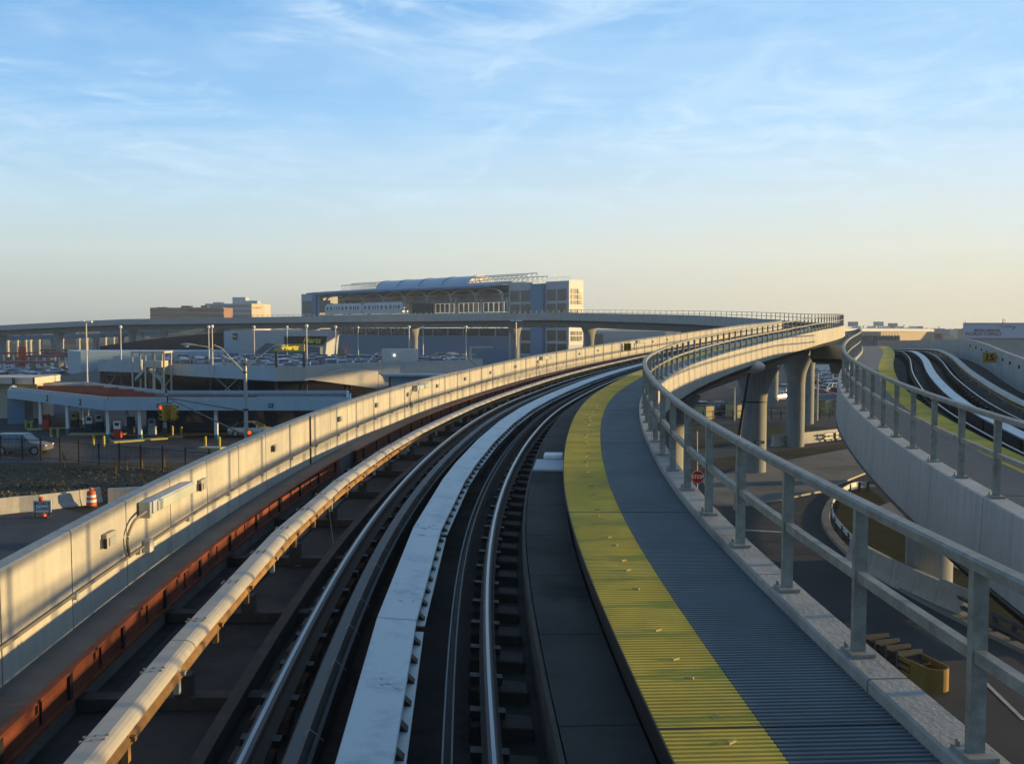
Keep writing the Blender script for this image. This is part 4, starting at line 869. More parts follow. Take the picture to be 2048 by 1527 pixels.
# white box & flat arm on the deck
root = thing('site_office', 'white box shaped office standing on the parking deck', 'cabin', (gx(800, 150), 150, DZ)); a, b = gx(783, 152), gx(829, 152); c = gx(765, 156)
zt_, zb_ = at(0, 698, 152)[2], DZ
m = MB(); m.prism([(a, 151, zb_), (b, 151.5, zb_), (b + .3, 155, zb_), (c, 155, zb_)], (0, 0, zt_ - zb_)); build('wall', m, mat('cabin_white', (.5, .5, .48), .6), root, bevel=.04); m = MB(); m.box((a + .55, 150.95, zt_ - .9), (.28, .1, .28)); build('lamp', m, mat('lit_lamp', (.8, .8, .7), .4, emit=(1, .93, .75, 1.5)), root)
root = thing('gantry_arm', 'small cream flat armed gantry on the deck before the blue wall', 'gantry', (gx(942, 152), 152, DZ)); za = at(0, 694, 152)[2]
m = MB(); m.box((gx(941, 152), 152, (DZ + za) / 2), (.3, .3, za - DZ)); build('post', m, cr, root); m = MB(); m.box(((gx(941, 152) + gx(985, 152)) / 2, 152, za), (gx(985, 152) - gx(938, 152), .4, .2)); build('arm', m, cr, root)
# lone cobra lamp behind the sunlit wall
t_ = at(915, 709, 66); root = thing('street_lamp', 'cobra head street lamp poking up from behind the sunlit wall', 'street lamp', (gx(975, 66), 66, 0)); b_ = np.array((gx(975, 66), 66, 0.))
m = MB(); m.tube([b_, b_ + UP * 7.0, b_ + UP * 7.9 + np.array((-.6, 0, 0)), t_ + np.array((.4, 0, 0)), t_], [.12, .07, .05, .04, .035], 8); build('lamp_pole', m, GALV, root, smooth=True); cobra(t_, np.array((-1., 0, .03)), root)

# lit yellow sign on posts
D = 137; root = thing('rental_sign', 'lit mustard sign reading Hertz on two dark posts at the deck corner', 'sign', tuple(at(580, 733, D)))
a, b = at(549, 687.5, D), at(609, 702.5, D); m = MB(); m.box(((a[0] + b[0]) / 2, D, (a[2] + b[2]) / 2), (b[0] - a[0], .35, a[2] - b[2])); build('sign_board', m, mat('sign_olive', (.46, .36, .12), .6), root)
build('lettering', mesh_text('Hertz', .92, .02, ((a[0] + b[0]) / 2 + .15, D - .18, (a[2] + b[2]) / 2 + .02), (1, 0, 0), UP, (0, -1, 0), .25, .035), mat('lit_yellow_letter', (.8, .6, .05), .5, emit=(1., .62, .03, .5)), root)
for px in (552.5, 608): m = MB(); t_ = at(px, 702, D); q_ = at(px, 734, D); m.box(((t_ + q_) / 2), (.32, .3, t_[2] - q_[2])); build('sign_post', m, DARKW, root)
# rental building
D = 206; root = thing('rental_building', 'pale ribbed rental building with large Hertz signs behind the deck', 'building', (gx(550, D), D, 0))
z1 = at(0, 660.5, D)[2]
m = MB(); X0, X1, X2, X3 = gx(448, 212), gx(482, D), gx(656, D), gx(646, D)
m.prism([(X1, D, 0), (X3, D, 0), (X2, D, z1), (X1, D, z1)], (0, 14, 0)); build('wall', m, mat('ribbed_pale', (.42, .44, .46), .6, var=.05, streak=.1), root)
m = MB(); m.prism([(X0, 212, 0), (X1 - .02, D, 0), (X1 - .02, D + 8, 0), (X0, 218, 0)], (0, 0, z1 - .15)); build('side_wall', m, PALE, root)
for k in range(5): m = MB(); m.box(((X1 + X3) / 2, D - .03, 2.5 + k * 1.5), (X3 - X1, .05, .05)); build('panel_joint', m, PALE, root)
a, b = at(569, 672, D), at(652, 689, D); m = MB(); m.prism([(a[0], D - .3, b[2]), (b[0] - .4, D - .3, b[2]), (b[0] + .35, D - .3, a[2]), (a[0], D - .3, a[2])], (0, .22, 0)); build('sign_board', m, BLK, root)
build('sign_lettering', mesh_text('Hertz', 1.55, .03, (at(624, 680, D)[0], D - .34, (a[2] + b[2]) / 2 - .05), (1, 0, 0), UP, (0, -1, 0), .25, .05), SIGNY, root)
nr = np.array((X1 - X0, D - 212, 0.)); nr /= np.linalg.norm(nr); nn = np.array((nr[1], -nr[0], 0)); c = at(472, 672.5, 208) ; m = MB(); m.box(c + nn * .25, (1.9, .1, 1.35), nr, nn); sb = build('small_sign', m, BLK, root)
build('sign_lettering', mesh_text('Hertz', .62, .02, c + nn * .31, nr, UP, nn, .25, .03), SIGNY, root)
wallpoly('dark_lean_to', [(532, 686, 200), (640, 694, 200), (640, 712, 200), (508, 712, 200), (510, 704, 200)], mat('lean_to', (.10, .14, .17), .7), 'dark lower lean to wall below the big sign', 'wall', 3)
# white long wall + embankment + lean shape
root = thing('long_white_building', 'long low white building behind the stair canopy', 'building', (gx(240, 176), 176, 0)); zt2 = at(0, 703, 176)[2]
m = MB(); m.prism([(gx(135, 186), 186, 2.), (gx(161, 176), 176, 2.), (gx(448, 184), 184, 2.), (gx(448, 190), 190, 2.), (gx(135, 190), 190, 2.)], (0, 0, zt2 - 2.)); build('wall', m, PALE, root)
m = MB(); m.prism([(gx(136, 187), 187, 0), (gx(163, 177), 177, 0), (gx(446, 185), 185, 0), (gx(446, 189), 189, 0), (gx(137, 189), 189, 0)], (0, 0, 2.)); build('plinth', m, DARKW, root)
m = MB(); m.box(((gx(337, 180)), 179.2, (zt2 + 2) / 2 + .3), (.2, .3, zt2 - 2.4)); build('downpipe', m, MIDB, root)
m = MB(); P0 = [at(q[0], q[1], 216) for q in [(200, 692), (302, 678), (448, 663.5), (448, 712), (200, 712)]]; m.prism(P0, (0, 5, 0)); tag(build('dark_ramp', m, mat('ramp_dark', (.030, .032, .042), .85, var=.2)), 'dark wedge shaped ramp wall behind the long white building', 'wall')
m = MB(); P0 = [at(q[0], q[1], 246) for q in [(356, 663), (392, 657), (408, 656.5), (405, 663), (381, 671)]]; m.prism(P0, (.4, .5, 0)); tag(build('fabric_canopy', m, mat('tan_fabric', (.5, .42, .26), .8)), 'tan pointed fabric canopy glowing in the sun under the viaduct', 'canopy')
m = MB(); a, b = at(466, 657.5, 262), at(506, 660, 262); m.box(((a + b) / 2), (b[0] - a[0], 3, a[2] - b[2])); tag(build('far_flat_roof', m, mat('tan_fabric', (.5, .42, .26), .8)), 'thin sunlit flat roof edge above the rental building', 'roof')
# left beige building
root = thing('beige_building', 'low building with sunlit cream fascia at the left frame edge', 'building', (gx(30, 112), 112, 0)); z0_, z1_ = at(0, 768, 112)[2], at(0, 755, 112)[2]
m = MB(); a, b = gx(-60, 112), gx(68, 112); m.prism([(a, 113.5, z0_), (b, 112, z0_), (b - .3, 119, z0_), (a, 119, z0_)], (0, 0, z1_ - z0_)); build('fascia', m, mat('cream_fascia', (.55, .48, .38), .7), root)
m = MB(); m.box(((a + b) / 2 - .6, 117, z0_ / 2), (b - a - 1.2, 4, z0_ - .02)); build('wall', m, BEIGE, root)
for px in (24.5, 66): m = MB(); m.box((gx(px, 112), 112.1, (z0_ + z1_) / 2), (.2, .3, z1_ - z0_ + .06)); build('trim', m, DARKW, root)
# red canopies, far columns
for i, (pa, pb, y0, y1, D) in enumerate([(-10, 86, 722, 727, 238), (50, 110, 710, 714, 252), (85, 136, 704, 714, 262), (-20, 52, 705, 708, 270), (80, 134, 698.5, 702, 285)]):
    a, b = at(pa, y0, D), at(pb, y1, D); root = thing('red_canopy', ['long faded red canopy lowest at the left, in front of the others', 'red canopy in the middle of the far left group', 'sloping red canopy nearest the white building', 'red canopy cut by the left frame edge behind', 'pale striped canopy highest in the far left group'][i], 'canopy', (a[0], D, 0), 'red canopies in the far left lot')
    m = MB(); m.box((a + b) / 2 + np.array((0, 3, 0)), (b[0] - a[0], 6, abs(a[2] - b[2])), (1, 0, 0)); build('canopy_roof', m, mat('faded_red', (.26, .08, .08), .7), root)
    for k in range(4): x = a[0] + (b[0] - a[0]) * (.1 + .27 * k); m = MB(); m.box((x, D + .3, b[2] / 2), (.3, .3, b[2] - .02)); build('canopy_post', m, WHITE, root)
for px, lab in ((39, 'left red pylon among the far left canopies'), (47, 'right red pylon among the far left canopies')):
    a = at(px, 693, 245); m = MB(); m.prism([(a[0] - .5, 245, 0), (a[0] + .5, 245, 0), (a[0] + .35, 245, a[2]), (a[0] - .35, 245, a[2])], (0, .5, 0)); tag(build('red_pylon', m, RED), lab, 'pylon', 'red pylons')
# low far viaduct at the left with sunlit piers
root = thing('far_overpass', 'distant low road overpass on cream piers at the far left', 'overpass', (gx(60, 330), 330, 0)); a, b = at(-120, 675.5, 330), at(300, 664, 330); a2, b2 = at(-120, 684, 330), at(300, 671, 330)
m = MB(); m.prism([a, b, b2, a2], (3, 9, 0)); build('girder', m, MIDB, root)
for i, px in enumerate((7, 27, 44, 53, 71, 106, 118, 152, 168, 205, 222)):
    D = 334 + (px + 100) * .2; z = at(px, 684 - (px + 120) * .031, D)[2]; w = .85 if i % 3 else 1.1; tx = (gx(px, D), D + 3, z); m = MB(); m.tube([(tx[0], tx[1], 0), (tx[0], tx[1], z - 1.2), (tx[0], tx[1], z + .5)], [w / 2, w / 2, w * .8], 12); build('overpass_pier', m, mat('cream_pier', (.45, .42, .34), .8), root, smooth=True)
for i, (px, y0, D) in enumerate([(224, 668, 330), (262, 664, 300), (308, 661, 290), (84, 676, 300), (172, 672, 320)]):
    z = at(px, y0 - 3, D)[2]; X = gx(px, D); pier(X, D + 8, z, -1.0, 1.7, 'sunlit cream pier of a farther viaduct seen below the long viaduct at left', 'far sunlit piers')
m = MB(); a, b, a2, b2 = at(200, 661, 320), at(460, 655.5, 280), at(200, 667, 320), at(460, 661, 280); m.prism([a, b, b2, a2], (3, 9, 0)); tag(build('back_viaduct', m, CONCG), 'farther parallel viaduct span glimpsed beneath the long viaduct', 'viaduct')
# picket-like railing on far left road
m = MB()
for i in range(26): p_ = at(268 + i * 1.3, 668 + i * .42, 300); m.box(p_ + UP * -1, (.12, .12, 2.2))
m.tube([at(268, 664, 300), at(302, 674, 300)], .1, 5); tag(build('far_railing', m, mat('pale_rail', (.4, .38, .3), .7)), 'pale balustrade rail far away under the long viaduct', 'railing')
# ------------------------------------------------------------------ station
P0 = np.array((gx(1137, 250), 250., 0)); dv = np.array((-.677, .736, 0)); nv = np.array((-.736, -.677, 0))   # along the front to the left, and outward normal toward the camera
def fa(px):
    k = (px - 1024) / 1990.; return (P0[0] - 250 * k) / (.677 + .736 * k)
def fz(px, py): D = 250 + .736 * fa(px); return EYE + (655 - py) * D / 1990.
ST = thing('station', 'large glass and white steel station with vaulted roof and stair towers', 'building', tuple(P0))
def fp(a, z, out=0.): return P0 + dv * a + nv * out + UP * z
def fbox(name, pxa, pxb, z0, z1, o0, o1, mate, parent=None):
    a, b = sorted((fa(pxa), fa(pxb))); m = MB(); m.prism([fp(a, z0, o0), fp(b, z0, o0), fp(b, z1, o0), fp(a, z1, o0)], nv * (o1 - o0)); return build(name, m, mate, parent or ST)
def abox(name, a, b, z0, z1, o0, o1, mate, parent=None):
    m = MB(); m.prism([fp(a, z0, o0), fp(b, z0, o0), fp(b, z1, o0), fp(a, z1, o0)], nv * (o1 - o0)); return build(name, m, mate, parent or ST)
STG = mat('station_grey', (.44, .47, .48), .6, var=.05); STB = mat('station_blue', (.13, .25, .38), .55, var=.05); FR = mat('frame_white', (.62, .61, .58), .55, var=.04)
ztop = fz(1137, 561.5)
# right tower: walls, window bays front and side
def tower(a0, a1, depth, z1, nx, mate, lab, side=False, rows=(0, 3.4, 6.8, 10.2, 13.6, 17., 20.6)):
    m = MB(); m.prism([fp(a0, 0, 0), fp(a1, 0, 0), fp(a1, 0, -depth), fp(a0, 0, -depth)], UP * z1); t = build('tower', m, mate, ST)
    w = (a1 - a0 - .8) / nx
    for i in range(nx):
        for j in range(len(rows) - 1):
            za, zb = rows[j] + .35, rows[j + 1] - .35
            if zb > z1 - .5: continue
            x0 = a0 + .4 + i * w + .2; x1 = x0 + w - .4; g = abox('window', x0, x1, za, zb, .03, .08, GLASSB, t)
            abox('window_frame', x0 - .16, x0, za - .2, zb + .2, .03, .12, FR, t)
    return t
H = ztop
tower(0, fa(1091), 5.2, H, 2, STG, '')
# end face (sunlit) of the right tower
sx = -nv
root_t = MB()
def ebox(name, d0, d1, z0, z1, o, mate):
    m = MB(); A = P0 - nv * 0; e = -nv; m.prism([A + e * d0 + UP * z0 - dv * o, A + e * d1 + UP * z0 - dv * o, A + e * d1 + UP * z1 - dv * o, A + e * d0 + UP * z1 - dv * o], -dv * .12); return build(name, m, mate, ST)
ebox('end_wall', 0, 5.2, fz(1137, 690), H + .25, .01, FR)
for k, (ya, yb) in enumerate([(576, 588), (588, 599), (599, 609), (617, 628), (661, 671), (671, 683)]):
    for d in (.75, 2.95): ebox('window', d, d + 1.75, fz(1137, yb) + .15, fz(1137, ya) - .15, .14, GLASSB)
fbox('blue_tower', 1090, 1066, 0, fz(1075, 568) , -6, 1.0, STB)
a1_, a2_ = fa(1065), fa(1018); t = tower(a1_, a2_, 8, fz(1040, 566), 2, STG, '')
# body behind platform
zpl = fz(850, 627)
fbox('upper_wall', 1018, 650, fz(850, 607), fz(850, 600), -6, -5, mat('station_pale', (.33, .35, .36), .6)); fbox('upper_glazing', 1018, 650, fz(850, 600), fz(850, 583), -6, -5.2, GLASSB); fbox('band', 1018, 650, fz(850, 592), fz(850, 590.5), -5.19, -5.1, FR)
abox('platform_slab', fa(1018), fa(652), zpl - 2.5, zpl, -6, 3, STG)
a = fa(1012); W_ = fa(660) - a; k = 0
while k < 40:
    s0 = a + k * W_ / 40; gl = abox('window', s0 + .25, s0 + W_ / 40 - .25, zpl + .3, fz(850, 607) - .1, -5.5, -5.2, GLASSB); k += 1
for k in range(9): s0 = a + k * W_ / 8; abox('white_column', s0 - .35, s0 + .35, zpl, fz(850, 600), -1.2, -.5, mat('column_cream', (.55, .5, .42), .6))
# platform canopies with arched undersides
zc0, zc1 = fz(850, 596), fz(850, 577)
m = MB(); n = 64; rs = []
for k in range(8):
    s0 = a + k * W_ / 8; e0 = a + (k + 1) * W_ / 8; pts = []
    top = [fp(s0, zc0 + 2.2, 1.0), fp(e0, zc0 + 2.2, 1.0)]; arc = [fp(s0 + (e0 - s0) * q / 10, zc0 + .15 + 1.5 * math.sin(math.pi * q / 10) ** .6, 1.5) for q in range(11)]
    m = MB(); m.rings([[q_, q_ + UP * .42, q_ + UP * .42 - nv * .5, q_ - nv * .5] for q_ in arc]); build('arched_soffit', m, mat('soffit_cream', (.62, .56, .48), .7), ST)
    m = MB(); q_ = fp(s0, 0, 1.2); m.tube([q_ + UP * zpl, q_ + UP * (zc0 + .3)], .16, 6); m.tube([q_ + UP * (zc0 - .9), q_ + UP * (zc0 + .7) + dv * 1.5], .1, 5); build('soffit_strut', m, FR, ST)
m = MB(); zr = lambda px, y: fz(px, y)
A = [(1002, 573, 5.), (628, 588, 5.), (628, 584, -1), (1018, 567, -1)]
P_ = [fp(fa(1000), fz(1000, 576), 5), fp(fa(640), fz(640, 590.5), 5), fp(fa(640), fz(640, 586.5), -2), fp(fa(1012), fz(1012, 566), -2)]
m.prism(P_, UP * .6); build('canopy_roof', m, STB, ST)
fbox('roof_band', 1046, 612, fz(850, 584), fz(850, 576.5), -6, -2.2, STB)
# barrel vault
a0, a1 = fa(929), fa(750); m = MB(); rs = []; zb_ = fz(840, 578)
for s_ in np.linspace(a0, a1, 13):
    r = []
    for q in range(15): w = math.pi * q / 14; r.append(fp(s_, zb_ + 3.3 * math.sin(w), -5.5 + 5.0 * math.cos(w)))
    rs.append(r)
m.rings(rs); build('barrel_vault', m, mat('vault_blue', (.30, .42, .55), .35, .1, var=.05, spec=.6), ST, smooth=True)
for s_ in np.linspace(a0 - .1, a1, 5):
    m = MB(); m.tube([fp(s_, zb_ + 3.38 * math.sin(math.pi * q / 14), -5.5 + 5.08 * math.cos(math.pi * q / 14)) for q in range(15)], .12, 5); build('vault_rib', m, MIDB, ST)
m = MB(); rs = [[fp(a0 - .25, zb_ + 3.5 * math.sin(math.pi * q / 14), -5.5 + 5.2 * math.cos(math.pi * q / 14)) for q in range(15)], [fp(a0 - 1.3, zb_ + 3.5 * math.sin(math.pi * q / 14), -5.5 + 5.2 * math.cos(math.pi * q / 14)) for q in range(15)]]; m.rings(rs); build('vault_end', m, FR, ST)
# open white trusses
def truss(pa, pb):
    m = MB(); A_, B_ = fa(pa), fa(pb); n_ = 12
    for o in (-1.5, -5.5, -9.5):
        zt_ = zb_ + (3.1 if o == -5.5 else 2.4)
        m.tube([fp(A_, zt_, o), fp(B_, zt_, o)], .13, 5); m.tube([fp(A_, zb_ + .6, o), fp(B_, zb_ + .6, o)], .13, 5)
        for i in range(n_ + 1):
            s_ = A_ + (B_ - A_) * i / n_; m.tube([fp(s_, zb_ + .6, o), fp(s_, zt_, o)], .08, 4)
            if i < n_: m.tube([fp(s_, zb_ + .6, o), fp(A_ + (B_ - A_) * (i + 1) / n_, zt_, o)], .06, 4)
    build('open_truss', m, FR, ST)
truss(934, 1044); truss(748, 676)
# left end tower
fbox('left_tower', 640, 604, 0, fz(604, 588.5), -8, 0, STG); fbox('blue_tower', 636, 628, 0, fz(630, 585), -3, .6, STB)
for pa, pb in ((626, 606.5), (662, 640)):
    for k in range(4):
        z0 = 1 + k * 4.8; fbox('window', pa, pb, z0, z0 + 4.2, .05, .12, GLASSB)
# ground storey
fbox('lower_wall', 1018, 655, 0, fz(850, 671.5), -3, 0, mat('lower_blue', (.12, .21, .31), .6, var=.06))
fbox('lower_glazing', 1018, 655, fz(850, 671), fz(850, 656), -4, -1.5, GLASS)
for k in range(14): s0 = fa(1018) + (fa(655) - fa(1018)) * k / 13; abox('mullion', s0 - .12, s0 + .12, fz(850, 671), fz(850, 656), -1.45, -1.3, FR)
m = MB(); b_ = fp(fa(1107), H + .0, -2); m.tube([b_, b_ + UP * 2.6], .08, 5); m.tube([fp(fa(1162) if 0 else -4.9 * 0 + .5, H, -1), fp(.5, H + 1.2, -1)], .05, 4); build('antenna', m, GALV, ST)
m = MB()
for (s_, o) in [(q * .9 + .4, -.2) for q in range(8)]: m.tube([fp(s_, H, o), fp(s_, H + 1.0, o)], .04, 4)
m.tube([fp(.3, H + 1., -.2), fp(7, H + 1., -.2)], .04, 4); build('roof_railing', m, FR, ST)
# train on the station track
def train_car(px0, px1, lab, nose):
    a0, a1 = fa(px1), fa(px0); z0 = zpl - .1; h = fz(740, 606) - z0; root = thing('train_car', lab, 'train', tuple(fp((a0 + a1) / 2, z0, 2)), 'train cars at the station')
    rs = []
    for s_, k in ((a0, .86), (a0 + .5, .97), (a0 + 1.1, 1), (a1 - 1.1, 1), (a1 - .4, .97), (a1, .88)):
        w = 1.3; P = [(-w, .3), (w, .3), (w, h * .55), (w * .9, h * .9 * k), (w * .6, h * k), (-w * .6, h * k), (-w * .9, h * .9 * k), (-w, h * .55)]
        rs.append([fp(s_, z0 + v, 2 + u) for u, v in P])
    m = MB(); m.rings(rs); build('car_body', m, WHITE, root, bevel=.05)
    L = a1 - a0; pos = [(.05, .1), (.13, .16), (.18, .21), (.25, .31), (.36, .42), (.47, .53), (.58, .62), (.65, .68), (.71, .74), (.79, .85), (.9, .96)]
    m = MB()
    for p0, p1 in pos: m.prism([fp(a0 + L * p0, z0 + h * .42, 3.29), fp(a0 + L * p1, z0 + h * .42, 3.29), fp(a0 + L * p1, z0 + h * .74, 3.26), fp(a0 + L * p0, z0 + h * .74, 3.26)], nv * .05); 
    build('side_windows', m, GLASS, root)
    m = MB(); m.prism([fp(a0, z0 + h * .26, 3.3), fp(a1, z0 + h * .26, 3.3), fp(a1, z0 + h * .30, 3.3), fp(a0, z0 + h * .30, 3.3)], nv * .03); build('blue_stripe', m, mat('stripe', (.12, .2, .35), .5), root)
    if nose:
        m = MB(); m.prism([fp(a0 - .04, z0 + h * .35, 1.0), fp(a0 - .04, z0 + h * .35, 3.1), fp(a0 + .15, z0 + h * .8, 3.0), fp(a0 + .15, z0 + h * .8, 1.1)], dv * .1); build('windscreen', m, GLASS, root)
        for o in (1.2, 2.9): m = MB(); m.cyl(fp(a0 - .05, z0 + h * .22, o), .16, .06, 10, axis=tuple(-dv)); build('headlight', m, mat('train_light', (.8, .8, .7), .3, emit=(1, .9, .7, 1.5)), root)
train_car(668, 740, 'white train car farther left at the station', False); train_car(743, 822, 'white train car with dark windscreen at the station, nearer the middle', True)
wallpoly('platform_end', [(824, 607, 262), (864, 607, 257), (864, 627, 257), (824, 627, 262)], mat('dark_platform_wall', (.05, .055, .055), .7), 'dark platform end in front of the train', 'wall', .5)  # panel in one even dark colour

# ------------------------------------------------------------------ hotels far behind
def block(name, lab, px0, px1, py, D, depth, mate, rows, cols, cat='building', wm=GLASS, end=None, z0=0, pr=.5):
    a, b = at(px0, py, D), at(px1, py, D); h = a[2]; root = thing(name, lab, cat, (a[0], D, 0)); m = MB(); m.box(((a[0] + b[0]) / 2, D + depth / 2, (h + z0) / 2), (b[0] - a[0], depth, h - z0)); build('wall', m, mate, root)
    w = (b[0] - a[0]) / cols; fh = (h - z0) / rows
    for j in range(rows):
        m = MB()
        for i in range(cols): m.box((a[0] + w * (i + .5), D - .05, z0 + fh * (j + .5)), (w * pr, .1, fh * .42))
        build('window_row', m, wm, root)
    return root, a, b, h
r_, a, b, h = block('brown_hotel', 'long brown balconied hotel far behind the viaduct', 300, 448, 615, 640, 20, BRICK, 7, 30, pr=.62)
for pa, pb, y in ((360, 378, 611), (400, 412, 610.5), (312, 318, 614), (322, 328, 613.5)): m = MB(); q0, q1 = at(pa, y, 645), at(pb, y, 645); m.box(((q0[0] + q1[0]) / 2, 650, h + (q0[2] - h) / 2), (q1[0] - q0[0], 6, max(.6, q0[2] - h))); build('roof_plant', m, DARKW, r_)
m = MB()
for j in range(7): m.box(((at(358, 0, 640)[0] + b[0]) / 2, 639.2, (j + 1) * h / 7 - .2), (b[0] - at(358, 0, 640)[0], 1.6, .7))
build('balconies', m, mat('balcony_buff', (.40, .28, .18), .8), r_)
r_, a, b, h = block('white_hotel', 'pale slab hotel with sunlit end wall right of the brown hotel', 410, 503, 607, 690, 30, mat('hotel_shade_grey', (.30, .34, .36), .7), 8, 26)  # front of the white hotel, its shade put into the grey
m = MB(); e0, e1 = at(503, 607, 689), at(528.5, 607, 700); m.prism([(e0[0] + .05, 689, 0), (e1[0], 700, 0), (e1[0], 718, 0), (e0[0] + .05, 718, 0)], UP * e0[2]); build('end_wall', m, mat('hotel_sunlit_cream', (.55, .47, .36), .8), r_)  # end of the same hotel, sunlight put into the cream colour
nr = np.array((e1[0] - e0[0], 11., 0)); nr /= np.linalg.norm(nr); nn = np.array((nr[1], -nr[0], 0)); m = MB(); c_ = at(516, 615, 693)
m.tube([c_ + nr * q + nn * 1.2 + UP * (.25 * math.sin(q * 3)) for q in np.linspace(-3, 3, 12)], .16, 4); build('script_sign', m, DARKW, r_)
for pa, pb, y in ((464, 490, 594), (490, 514, 601), (425, 440, 604)): m = MB(); q0, q1 = at(pa, y, 700), at(pb, y, 700); m.box(((q0[0] + q1[0]) / 2, 706, (h + q0[2]) / 2), (q1[0] - q0[0], 10, q0[2] - h)); build('roof_plant', m, PALEG, r_)

# ------------------------------------------------------------------ right side: stop sign, lamp, signs, barriers
p = gd(1395, 1045) ; D = p[1]; root = thing('stop_sign', 'red octagonal STOP sign on a post beyond the walkway railing', 'sign', tuple(p)); c = at(1395, 953, D)
m = MB(); m.tube([p, at(1394.5, 862, D)], .03, 6); build('sign_post', m, GALV, root)
f = np.array((0, -1., 0)); rad = .42 * D / 59.6
m = MB(); m.prism([c + np.array((rad * .98 * math.cos(math.pi / 8 + k * math.pi / 4), -.05, rad * .98 * math.sin(math.pi / 8 + k * math.pi / 4))) for k in range(8)], (0, .03, 0)); build('white_border', m, WREFL, root)
m = MB(); m.prism([c + np.array((rad * .92 * math.cos(math.pi / 8 + k * math.pi / 4), -.06, rad * .92 * math.sin(math.pi / 8 + k * math.pi / 4))) for k in range(8)], (0, .008, 0)); build('octagon', m, mat('stop_red', (.40, .015, .02), .5), root)
build('lettering', mesh_text('STOP', rad * .72, .004, c + np.array((0, -.062, 0)), (1, 0, 0), UP, f, bold=.008), WREFL, root)
# leaning lamp
D = 57; b_ = at(1470, 1060, D); b_[2] = 0; t_ = at(1497, 745, D); root = thing('street_lamp', 'leaning street lamp with large pale cobra head among the railing posts', 'street lamp', tuple(b_))
m = MB(); m.tube([b_, at(1478, 870, D)], [.13, .10], 10); build('lower_pole', m, mat('sunlit_pole_cream', (.40, .36, .28), .6), root, smooth=True)  # sunlit stretch of the pole, painted paler
m = MB(); m.tube([at(1478, 870, D), t_ - UP * .15, at(1504, 735, D - .4)], [.10, .06, .05], 10); build('upper_pole', m, DARKW, root, smooth=True)  # same pole, painted dark for its shaded stretch
m = MB(); m.sphere(at(1504, 733, D - .5), .72, 20, 12, (1, 1.2, .5)); build('lamp_head', m, mat('lamp_cream', (.5, .48, .42), .4), root, smooth=True)
# street name sign on pier
X, Y, Z, th, C = G1.fr(72); q = at(1519, 884, 70.4); root = thing('street_name_sign', 'small green street name plate fixed to the nearest pier', 'sign', tuple(q)); m = MB(); m.box(q, (.70, .04, .2)); build('plate', m, mat('sign_green', (.02, .05, .03), .5), root); m = MB(); m.box(q + np.array((0, -.025, 0)), (.5, .006, .07)); build('lettering_band', m, WREFL, root)
m = MB(); q = at(1588, 757, 86.8); m.box(q, (.45, .08, .45)); tag(build('pier_plate', m, mat('plate_grey', (.38, .38, .36), .6)), 'small square plate high on the second pier', 'plate')
# concrete barriers
bp = [(1545, 893), (1610, 886), (1652, 881), (1692, 876)]
for i in range(3): jersey(gd(*bp[i]), gd(*bp[i + 1]), ['left', 'middle', 'right'][i] + ' concrete barrier of the row in front of the second pier', 'barriers behind the traffic island', 1.0, CONC)
root = thing('guard_rail', 'dark steel guard rail right of the concrete barriers behind the island', 'guard rail', tuple(gd(1700, 880)))
for dz in (.35, .7): m = MB(); m.tube([gd(1648, 884) + UP * dz, gd(1700, 878) + UP * dz, gd(1760, 874) + UP * dz], .09, 6); build('beam', m, GALV, root)
for k in range(6): m = MB(); q = gd(1650 + k * 20, 883.5 - k * 1.5); m.box(q + UP * .4, (.12, .12, .8)); build('post', m, DARKW, root)
jc = [(1703, 1092), (1745, 1118), (1790, 1143), (1835, 1165), (1880, 1186), (1932, 1208)]
for i in range(5): jersey(gd(jc[i][0], jc[i][1] + 26)[:2], gd(jc[i + 1][0], jc[i + 1][1] + 26)[:2], ['first', 'second', 'third', 'fourth', 'fifth'][i] + ' pale barrier from the kerb curve in the row before the right viaduct pier', 'barriers along the lower right road', 1.0)
# curved guard rail round the island
cp = [(1735, 985), (1705, 988), (1678, 1005), (1664, 1030), (1668, 1055), (1690, 1085), (1708, 1104)]
root = thing('guard_rail', 'steel guard rail bending round the grassy island nose', 'guard rail', tuple(gd(1664, 1040)))
def smooth_pts(P, k=5):
    P = [np.array(q, float) for q in P]; out = []
    for i in range(len(P) - 1):
        p0, p1, p2, p3 = P[max(i - 1, 0)], P[i], P[i + 1], P[min(i + 2, len(P) - 1)]
        for j in range(k): t = j / k; out.append(.5 * ((2 * p1) + (-p0 + p2) * t + (2 * p0 - 5 * p1 + 4 * p2 - p3) * t * t + (-p0 + 3 * p1 - 3 * p2 + p3) * t ** 3))
    return out + [P[-1]]
gp = smooth_pts([gd(*q) for q in cp])
m = MB()
prof = [(.0, .45), (.05, .5), (.0, .58), (.05, .66), (0, .74), (-.02, .74), (-.02, .45)]
rs = []
for i, q in enumerate(gp):
    t = gp[min(i + 1, len(gp) - 1)] - gp[max(i - 1, 0)]; t /= np.linalg.norm(t); r = np.array((t[1], -t[0], 0)); rs.append([q + r * u + UP * v for u, v in prof])
m.rings(rs); build('beam', m, GALV, root)
for q in gp[::3]: m = MB(); m.box(q + UP * .36, (.14, .14, .72)); build('post', m, DARKW, root)
# kerb ring around the island
m = MB(); kp = smooth_pts([gd(*q) for q in [(1745, 972), (1700, 976), (1665, 998), (1648, 1030), (1655, 1062), (1685, 1098), (1720, 1128), (1800, 1178), (1900, 1232), (2060, 1310)]]); rs = []
for i, q in enumerate(kp):
    t = kp[min(i + 1, len(kp) - 1)] - kp[max(i - 1, 0)]; t /= np.linalg.norm(t); r = np.array((t[1], -t[0], 0)); rs.append([q + r * u + UP * v for u, v in [(-.35, 0), (-.3, .13), (.1, .13), (.15, 0)]])
m.rings(rs); struct('kerb', m, PAVE)
